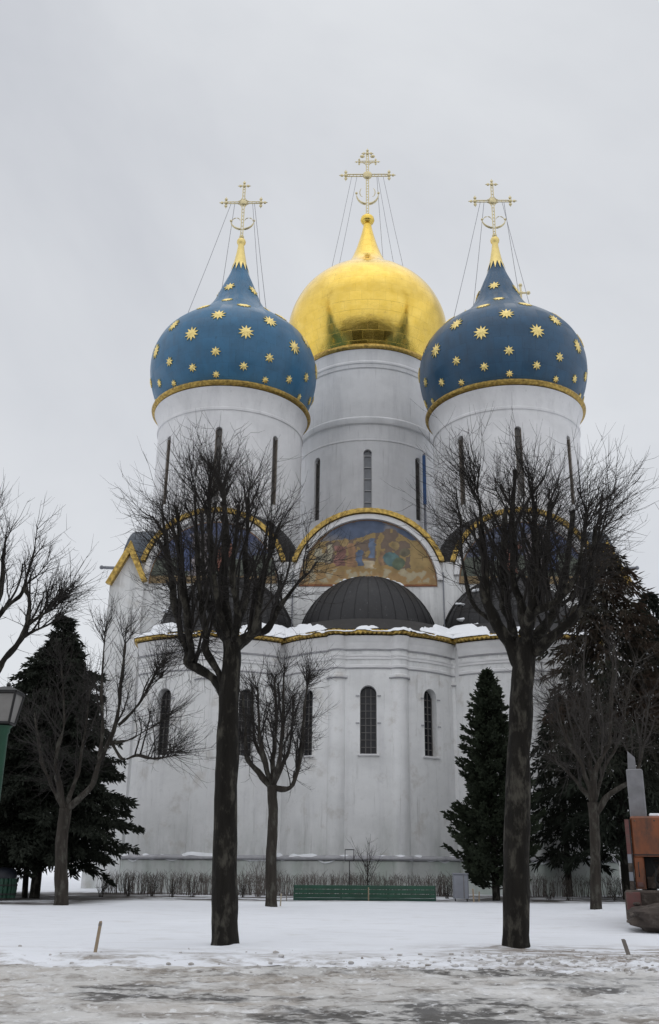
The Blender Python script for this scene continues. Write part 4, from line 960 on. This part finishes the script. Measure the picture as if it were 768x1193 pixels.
# small tube stand near the wall
p = gpt(407, 46.4); p.z = gz(46.4); root = thing('tube_stand', 'thin metal tube stand with a square frame behind the bench', 'stand', p)
T = W(407, 1003, 46.4).z; T2 = W(407, 990, 46.4).z
b = MB(); b.tube([p-Vector((0, 0, .1)), Vector((p.x, p.y, T))], [.022]*2, 6); b.build('pole', M['black'], root)
b = MB(); q = [Vector((p.x-.2, p.y, T)), Vector((p.x+.2, p.y, T)), Vector((p.x+.2, p.y, T2)), Vector((p.x-.2, p.y, T2))]
for k in range(4): b.tube([q[k], q[(k+1) % 4]], [.02]*2, 6)
b.build('square_frame', M['black'], root)
# street lamp
LY = 12.0
t_ = W(4.0, 846, LY); lx, lz = t_.x, t_.z
root = thing('street_lamp', 'green post lantern with milky panes at the left edge', 'street lamp', (lx, LY, 0))
b = MB(); b.lathe([(.2, -0.05), (.2, .25), (.13, .4), (.085, .5), (.078, 1.2), (.07, lz-.1), (.085, lz-.08), (.085, lz-.03), (.11, lz)], (lx, LY), 16, True); b.build('post', M['green'], root, 40)
hw0, hw1, hh = .10, .155, .40
sq = lambda h, z: [(lx-h, LY-h, z), (lx+h, LY-h, z), (lx+h, LY+h, z), (lx-h, LY+h, z)]
b = MB(); A_, B_ = sq(hw0, lz+.03), sq(hw1, lz+hh)
for k in range(4): b.tube([Vector(A_[k]), Vector(B_[k])], [.016]*2, 6)
for Q in (A_, B_):
    for k in range(4): b.tube([Vector(Q[k]), Vector(Q[(k+1) % 4])], [.018]*2, 6)
b.build('lantern_frame', M['black'], root)
for k in range(4):
    j = (k+1) % 4; b = MB(); i_ = lambda P, s: tuple(lx*(1-s)+P[0]*s if n_ == 0 else (LY*(1-s)+P[1]*s if n_ == 1 else P[2]) for n_ in range(3))
    b.add([i_(A_[k], .96), i_(A_[j], .96), i_(B_[j], .96), i_(B_[k], .96), i_(A_[k], .91), i_(A_[j], .91), i_(B_[j], .91), i_(B_[k], .91)], [(0, 1, 2, 3), (7, 6, 5, 4), (0, 4, 5, 1), (1, 5, 6, 2), (2, 6, 7, 3), (3, 7, 4, 0)])
    b.build('pane', M['milk'], root)
b = MB(); c0, c1, c2 = sq(hw1+.012, lz+hh+.018), sq(hw1-.005, lz+hh+.035), sq(.05, lz+hh+.085)
b.add(c0+c1+c2, [(3, 2, 1, 0)]+[(k, (k+1) % 4, 4+(k+1) % 4, 4+k) for k in range(4)]+[(4+k, 4+(k+1) % 4, 8+(k+1) % 4, 8+k) for k in range(4)]+[(8, 9, 10, 11)])
b.ball((lx, LY, lz+hh+.11), .03); b.build('cap', M['black'], root)

# snow loader (orange machine cut by the right edge), standing at an angle to the lawn
SY = 27.0
zb = W(745, 1036, SY).z; zt = W(745, 951, SY).z; gzz = gz(SY)
pX = W(738, 1000, SY).x
root = thing('snow_loader', 'orange snow clearing machine with a grey exhaust stack at the right edge', 'machine', (pX, SY, 0))
def u_(px): return (px-738)/1185*SY          # metres along the rear face
b = MB()
b.cbox(pX, SY, zb+.80, pX+2.3, SY+3.6, zt, .05)
b.cbox(pX, SY+.006, zb, pX+.26, SY+.7, zb+.797, .03)
b.cbox(pX+2.0, SY+.006, zb, pX+2.28, SY+.7, zb+.797, .03)
b.build('body', M['orange'], root)
b = MB(); b.cbox(pX+.03, SY+.705, zb, pX+2.27, SY+3.55, zb+.797, .02); b.build('engine_block', M['black'], root)
b = MB(); b.cbox(pX+.29, SY+.3, zb+.02, pX+.5, SY+.66, zb+.3, .02); b.build('bracket', M['dirty'], root)
b = MB(); b.tube([Vector((pX+.4, SY+.4, zb+.2)), Vector((pX+.65, SY+.25, zb+.55)), Vector((pX+1.0, SY+.3, zb+.65))], [.05]*3, 8); b.build('linkage', M['dirty'], root, 60)
zs0, zs1, zs2 = zt+.003, W(745, 897, SY+.6).z, W(745, 881, SY+.6).z
b = MB(); b.cbox(pX+u_(738), SY+.4, zs0, pX+u_(757), SY+.8, zs1, .03); b.build('exhaust_casing', M['concrete'], root)
b = MB(); cxp = pX+u_(745); b.prism([(cxp-.11, zs1+.003), (cxp+.11, zs1+.003), (cxp+.10, zs2-.05), (cxp-.08, zs2+.12)], SY+.5, SY+.7, ident); b.build('exhaust_pipe', M['concrete'], root)
b = MB(); b.cbox(pX-.28, SY-.5, gzz+.22, pX+2.6, SY-.01, zb-.02, .05); b.build('bumper', M['dirty'], root)
b = MB(); b.cbox(pX-.24, SY-.55, gzz+.45, pX+.12, SY-.505, zb-.06, .02); b.build('bumper_plate', M['redpaint'], root)
b = MB(); b.ball((0, 0, 0), 1.0, 40, 24)
def muddy(v):
    v = Vector(v); v = Vector((math.copysign(abs(v.x)**.6, v.x), math.copysign(abs(v.y)**.7, v.y), math.copysign(abs(v.z)**.7, v.z)))
    k = 1+0.16*noise.fractal(v*2.2, 1, 2, 4)
    return (pX+1.45+v.x*1.62*k, SY-1.15+v.y*.85*k, gzz+.28+v.z*(.42+.12*v.x)*k)
b.v = [muddy(v) for v in b.v]; b.build('mud_blade', M['dirty'], root, 60)
b = MB()
for k in range(7): b.box(pX+.5, SY+.69, zb+.1+k*.095, pX+1.9, SY+.702, zb+.15+k*.095)
b.build('grille', M['dirty'], root)
b = MB(); b.cbox(pX+.05, SY-.03, zb+.06, pX+.2, SY+.003, zb+.17, .01); b.build('tail_light', M['redpaint'], root)
b = MB(); b.tube([Vector((pX+.12, SY-.06, zb+.3)), Vector((pX+.12, SY-.09, zb+.34)), Vector((pX+.12, SY-.09, zb+.62)), Vector((pX+.12, SY-.0, zb+.66))], [.014]*4, 6); b.build('grab_handle', M['black'], root, 60)
b = MB(); b.tube([Vector((pX+.45, SY+.3, zb+.7)), Vector((pX+.55, SY+.1, zb+.45)), Vector((pX+.5, SY+.05, zb+.2)), Vector((pX+.7, SY-.1, zb-.1))], [.025]*4, 6); b.build('hose', M['rubber'], root, 60)
b = MB(); b.box(pX+.02, SY-.012, zb+.83, pX+2.2, SY-.003, zb+.86); b.build('hood_seam', M['black'], root)
for q in range(4):
    b = MB(); b.ball((pX+.12+q*.5, SY-.006, zt-.12), .022, 8, 6, (1, .6, 1)); b.build('rivet', M['dirty'], root)
b = MB(); b.cbox(pX+u_(758)+.05, SY+.1, zt+.002, pX+2.2, SY+3.4, zt+.07, .03)
b.v = [(x, y, z+.03*noise.noise(Vector((x*3, y*3, 2)))) for x, y, z in b.v]; b.build('hood_snow', M['snow'], root)
rb = random.Random(3)
for k in range(12):
    b = MB(); b.ball((pX-.2+rb.random()*.8, SY-.6-rb.random()*.3, gzz+.15+rb.random()*.45), .04+rb.random()*.06, 7, 5, (1.6, 1, .7)); b.build('mud_lump', M['dirty'], root, 60)
n = 8; zz0, zz1 = zb-.02, zt-.08
for k in range(n):
    b = MB(); h = (zz1-zz0)/n; b.box(pX-.14, SY-.05, zz0+k*h, pX-.035, SY-.02, zz0+(k+1)*h-.004)
    b.build('marker_stripe', M['redpaint'] if k > 3 else (M['dirty'] if k % 2 == 0 else M['greymetal']), root)
b = MB(); b.box(pX-.1, SY-.018, zz0, pX-.003, SY+.05, zz1); b.build('marker_bracket', M['black'], root)
for yy in (SY+1.4, SY+3.6):
    for xx in (pX+.1, pX+1.9):
        b = MB(); b.lathe([(.2, 0), (.46, .02), (.52, .08), (.52, .28), (.46, .34), (.2, .36)], (0, 0), 24)
        b.v = [(xx+z, yy+x, gzz+.5+y) for x, y, z in b.v]; wh = b.build('wheel', M['rubber'], root, 40)
        b = MB(); b.lathe([(.02, .05), (.2, .03), (.24, .1)], (0, 0), 16); b.v = [(xx+z-.04, yy+x, gzz+.5+y) for x, y, z in b.v]; b.build('rim', M['greymetal'], wh, 40)
b = MB(); b.cbox(pX+.4, SY+3.62, gzz+.9, pX+2.1, SY+5.4, gzz+2.5, .08); b.build('cab', M['orange'], root)
b = MB(); b.box(pX+.37, SY+3.9, gzz+1.6, pX+.397, SY+5.1, gzz+2.3); b.build('cab_window', M['pane'], root)
root.rotation_euler = (0, 0, R(-17))

# bell tower far behind the cathedral; only its cross clears the right dome from here
BX, BY = W(607, 342, 130).x, 130.0
bt = thing('bell_tower', 'far bell tower whose small gilded cross shows beside the duller blue dome', 'bell tower', (BX, BY, 0))
ztop = W(607, 333, 130).z
for k, (f0, f1, hw) in enumerate(((0, .24, 6.6), (.24, .42, 5.6), (.42, .58, 4.7), (.58, .72, 3.8), (.72, .84, 2.9))):
    b = MB(); b.cbox(BX-hw, BY-hw, ztop*f0, BX+hw, BY+hw, ztop*f1-1.0, .6); t_ = b.build('tier', M['drum'], bt)
    b = MB(); b.cbox(BX-hw-.4, BY-hw-.4, ztop*f1-.997, BX+hw+.4, BY+hw+.4, ztop*f1-.003, .2); b.build('cornice', M['moulding'], t_)
    b = MB(); zz = ztop*f0+2; hh = ztop*(f1-f0)-5
    b.prism([(BX+x, zz+z) for x, z in arched(hw*.8, hh, 8)], BY-hw-.05, BY-hw-.004, ident); b.build('arch_opening', M['pane'], t_)
zt_ = ztop*.84
b = MB(); b.lathe(smoothprof([(2.2, zt_), (2.7, zt_+1.5), (2.4, zt_+3.2), (1.2, zt_+5), (.5, zt_+6.8), (.25, ztop-3.6)]), (BX, BY), 32); b.build('dome', M['gold'], bt, 60)
b = MB(); b.tube([Vector((BX, BY, ztop-3.8)), Vector((BX, BY, ztop))], [.16]*2, 8); b.tube([Vector((BX-1.1, BY, ztop-1.3)), Vector((BX+1.1, BY, ztop-1.3))], [.16]*2, 8)
for dx, dz in ((-1.2, -1.3), (1.2, -1.3), (0, .1)): b.ball((BX+dx, BY, ztop+dz), .32)
b.ball((BX, BY, ztop-1.3), .35); b.ball((BX, BY, ztop-3.4), .5); b.build('cross', M['cross'], bt, 60)

# ================================================================== GROUND
def sheet(name, xs, ys, zf, m_):
    b = MB(); nx = len(xs)
    for y in ys:
        for x in xs: b.v.append((x, y, zf(x, y)))
    for j in range(len(ys)-1):
        for i in range(nx-1): a = j*nx+i; b.f.append((a, a+1, a+nx+1, a+nx)); b.mi.append(0)
    o = b.build(name, m_, None, 175); o['kind'] = 'structure'; return o
def frange(a, b_, s):
    n = int(round((b_-a)/s)); return [a+(b_-a)*k/n for k in range(n+1)]
PRINTS = []
_pr = random.Random(21)
for (x0_, y0_, x1_, y1_, n_) in ((-9.5, 18.9, 3.5, 20.6, 19), (-3.0, 19.6, -1.0, 26.0, 10), (5.0, 19.2, 9.5, 21.5, 8)):
    for k_ in range(n_):
        f_ = k_/n_; PRINTS.append((x0_+(x1_-x0_)*f_+_pr.gauss(0, .1), y0_+(y1_-y0_)*f_+(.13 if k_ % 2 else -.13)+_pr.gauss(0, .05)))
BASES = [W(261, 1101, 20.6), W(602, 1106, 20.2), W(316, 1058, 36), W(70, 1057, 36), W(695, 1060, 36)]
BASES = [(p.x, y_) for p, y_ in zip(BASES, (20.6, 20.2, 36, 36, 36))]
def lawn_z(x, y):
    edge = 17.75+0.5*noise.noise(Vector((x*0.35, 0, 8)))+0.22*noise.noise(Vector((x*1.4, 0, 3)))
    z = -0.07+0.17*sstep(edge-0.5, edge+1.0, y)+gz(y)-0.13*sstep(17.9, 19.6, y)+0.03
    z += 0.035*noise.noise(Vector((x*0.25, y*0.25, 0)))*sstep(18, 20, y)+0.012*noise.noise(Vector((x*1.3, y*1.3, 4)))
    near = math.exp(-((y-edge-0.2)/0.7)**2)
    z += near*(0.05*noise.noise(Vector((x*2.2, y*2.2, 1)))+0.03*noise.noise(Vector((x*6, y*6, 2))))
    z += near*0.07*sstep(1.0, 3.5, x)*(0.6+noise.noise(Vector((x*1.2, y*2.5, 6))))
    if y < 27:
        for (a, c) in PRINTS:
            if abs(x-a) < .5 and abs(y-c) < .5: z -= 0.055*math.exp(-((x-a)/.16)**2-((y-c)/.15)**2)-0.02*math.exp(-((x-a)/.3)**2-((y-c)/.28)**2)
    for (a, c) in BASES:
        d2 = (x-a)**2+(y-c)**2
        if d2 < 4: z += 0.05*math.exp(-d2/.35)*(0.7+0.9*noise.noise(Vector((x*2.5, y*2.5, 11))))
    return z*sstep(60, 45, abs(x)) - 0.1*sstep(45, 60, abs(x))
def road_z(x, y):
    z = 0.022*noise.noise(Vector((x*0.5, y*0.9, 0)))+0.022*noise.noise(Vector((x*1.6, y*3.2, 2)))+0.012*noise.noise(Vector((x*5, y*7, 5)))
    z += 0.016*noise.noise(Vector((x*9, y*10, 9)))+0.02*abs(noise.noise(Vector((x*3.3, y*4.5, 15))))
    for (c, s_, p_) in ((12.6, .05, 0), (14.3, .05, 0.3), (15.6, -.03, 2), (16.9, .02, 1)):       # wheel ruts
        d_ = (y-c-s_*x-0.12*noise.noise(Vector((x*.5, c, p_))))/.16
        if abs(d_) < 4: z += -0.045*math.exp(-d_*d_)+0.03*math.exp(-(abs(d_)-1.7)**2)*(0.6+noise.noise(Vector((x*3, y*3, c))))
    return z
xs = [-60, -50, -40, -32, -25, -20]+frange(-16, 16, 0.07)+[20, 25, 32, 40, 50, 60]
sheet('road', xs, [-40, -30, -20, -10, -4, 0, 3, 6, 8, 9.5]+frange(10.5, 18.9, 0.06), road_z, M['road'])
xs = [-60, -55, -50, -45, -38, -32, -26, -22]+frange(-18, 18, 0.11)+[22, 26, 32, 38, 45, 50, 55, 60]
ys = frange(17.0, 21.0, 0.08)+frange(21.2, 30, 0.2)[1:]+frange(30.4, 50, 0.4)[1:]+[52, 56, 62, 70, 80, 95, 110]
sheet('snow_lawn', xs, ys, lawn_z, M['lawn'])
sheet('ground', [-1500, -300, -62, 62, 300, 1500], [-1500, -300, -42, 112, 300, 1500], lambda x, y: -0.12, M['snow'])
# lumps of dirty ploughed snow along the road edge
b = MB(); rc = random.Random(12)
for k in range(700):
    if k < 460: x = rc.gauss(4.0, 2.2); y = 18.1+rc.gauss(0, .55)+0.5*noise.noise(Vector((x*0.35, 0, 8)))
    else: x = rc.uniform(-8, 9); y = 17.2+rc.gauss(0, 1.2)
    s = min(.034, abs(rc.gauss(0, .013))+.007)
    if k < 40: s *= 1.5
    z = max(lawn_z(x, y), road_z(x, y)); n0 = len(b.v); b.ball((x, y, z+s*.3), s, 7, 5, (rc.uniform(1, 1.9), rc.uniform(.8, 1.4), .8))
    for i in range(n0, len(b.v)):
        v = Vector(b.v[i]); c_ = Vector((x, y, z+s*.3)); b.v[i] = tuple(c_+(v-c_)*(1+0.5*noise.noise(v*(0.6/s))))
tag(b.build('snow_clods', M['clod'], None, 60), None, None, None, 'stuff')
# dark woods and far tree belt out of view, added to darken dome reflections
b = MB(); rf = random.Random(9)
for k in range(4800):
    if k < 4500: x = rf.uniform(-190, 190); y = -14-310*rf.random()**1.15
    else:
        a = rf.uniform(-PI*0.94, PI*0.94); d_ = rf.uniform(170, 230); x, y = d_*math.sin(a+PI), d_*math.cos(a+PI)
        if y > 60 and abs(x) < 90: continue
    h = rf.uniform(7, 13); h = min(h, 2.2+0.22*math.hypot(x, y)); r_ = h*rf.uniform(.26, .40); n = 7
    vs = [(x, y, h)]; 
    for (f, q) in ((.55, .78), (.9, .45), (1, .2), (.5, .06)):
        for j in range(n): w = 2*PI*j/n+rf.random()*.5; g = f*rf.uniform(.75, 1.2); vs.append((x+r_*g*math.cos(w), y+r_*g*math.sin(w), h*q*rf.uniform(.92, 1.08)))
    fs = [(0, 1+j, 1+(j+1) % n) for j in range(n)]
    for q in range(3):
        for j in range(n): j2 = (j+1) % n; fs.append((1+q*n+j, 1+(q+1)*n+j, 1+(q+1)*n+j2, 1+q*n+j2))
    b.add(vs, fs); b.tube([Vector((x, y, -.15)), Vector((x, y, h*.3))], [.25, .2], 5)
tag(b.build('unseen_woods', M['unseen_forest'], None), None, None, None, 'stuff')

# ================================================================== LIGHT
wd = bpy.data.worlds.new('World'); scene.world = wd; wd.use_nodes = True
n = wd.node_tree.nodes; l = wd.node_tree.links; bg = n['Background']
SUN_EL, SUN_AZ = R(48), R(195)
sky = n.new('ShaderNodeTexSky'); sky.sky_type = 'NISHITA'; sky.sun_disc = False; sky.sun_elevation = SUN_EL; sky.sun_rotation = SUN_AZ
tc = n.new('ShaderNodeTexCoord'); mp = n.new('ShaderNodeMapping'); mp.inputs['Scale'].default_value = (1, 1, 1.6); mp.inputs['Location'].default_value = (0.4, 0.2, 0.1)
l.new(tc.outputs['Generated'], mp.inputs[0])
nz = n.new('ShaderNodeTexNoise'); nz.inputs['Scale'].default_value = 1.25; nz.inputs['Detail'].default_value = 6; nz.inputs['Roughness'].default_value = 0.55; nz.inputs['Distortion'].default_value = 0.4
l.new(mp.outputs[0], nz.inputs['Vector'])
cr = n.new('ShaderNodeValToRGB'); cr.color_ramp.elements[0].position = 0.32; cr.color_ramp.elements[1].position = 0.7
cr.color_ramp.elements[0].color = (0.55, 0.57, 0.62, 1); cr.color_ramp.elements[1].color = (0.765, 0.785, 0.815, 1)
l.new(nz.outputs[0], cr.inputs[0])
sc_ = n.new('ShaderNodeMix'); sc_.data_type = 'RGBA'; sc_.blend_type = 'MULTIPLY'; sc_.inputs[0].default_value = 1.0; sc_.inputs[7].default_value = (10, 10, 10, 1); sc_.clamp_result = False
l.new(cr.outputs[0], sc_.inputs[6])
# an overcast sky is brightest overhead
sx_ = n.new('ShaderNodeSeparateXYZ'); l.new(tc.outputs['Generated'], sx_.inputs[0])
ze = n.new('ShaderNodeMapRange'); ze.interpolation_type = 'SMOOTHSTEP'; ze.inputs[1].default_value = 0.72; ze.inputs[2].default_value = 1.0; ze.inputs[3].default_value = 10.0; ze.inputs[4].default_value = 17.0
l.new(sx_.outputs['Z'], ze.inputs[0]); cz = n.new('ShaderNodeCombineXYZ')
for k_ in range(3): l.new(ze.outputs[0], cz.inputs[k_])
l.new(cz.outputs[0], sc_.inputs[7])
mx = n.new('ShaderNodeMix'); mx.data_type = 'RGBA'; mx.inputs[0].default_value = 0.94
l.new(sky.outputs[0], mx.inputs[6]); l.new(sc_.outputs[2], mx.inputs[7]); l.new(mx.outputs[2], bg.inputs[0]); bg.inputs[1].default_value = 0.1
sun = bpy.data.objects.new('sun', bpy.data.lights.new('sun', 'SUN')); C.objects.link(sun)
sun.data.energy = 0.85; sun.data.angle = R(170); sun.data.color = (1, 0.97, 0.93)
sd_ = Vector((math.sin(SUN_AZ)*math.cos(SUN_EL), math.cos(SUN_AZ)*math.cos(SUN_EL), math.sin(SUN_EL)))
sun.rotation_euler = sd_.to_track_quat('Z', 'Y').to_euler()
vs_ = scene.view_settings; scene.display_settings.display_device = 'sRGB'
vs_.view_transform = 'Standard'; vs_.look = 'None'; vs_.gamma = 1; vs_.exposure = 0.0; vs_.use_curve_mapping = False
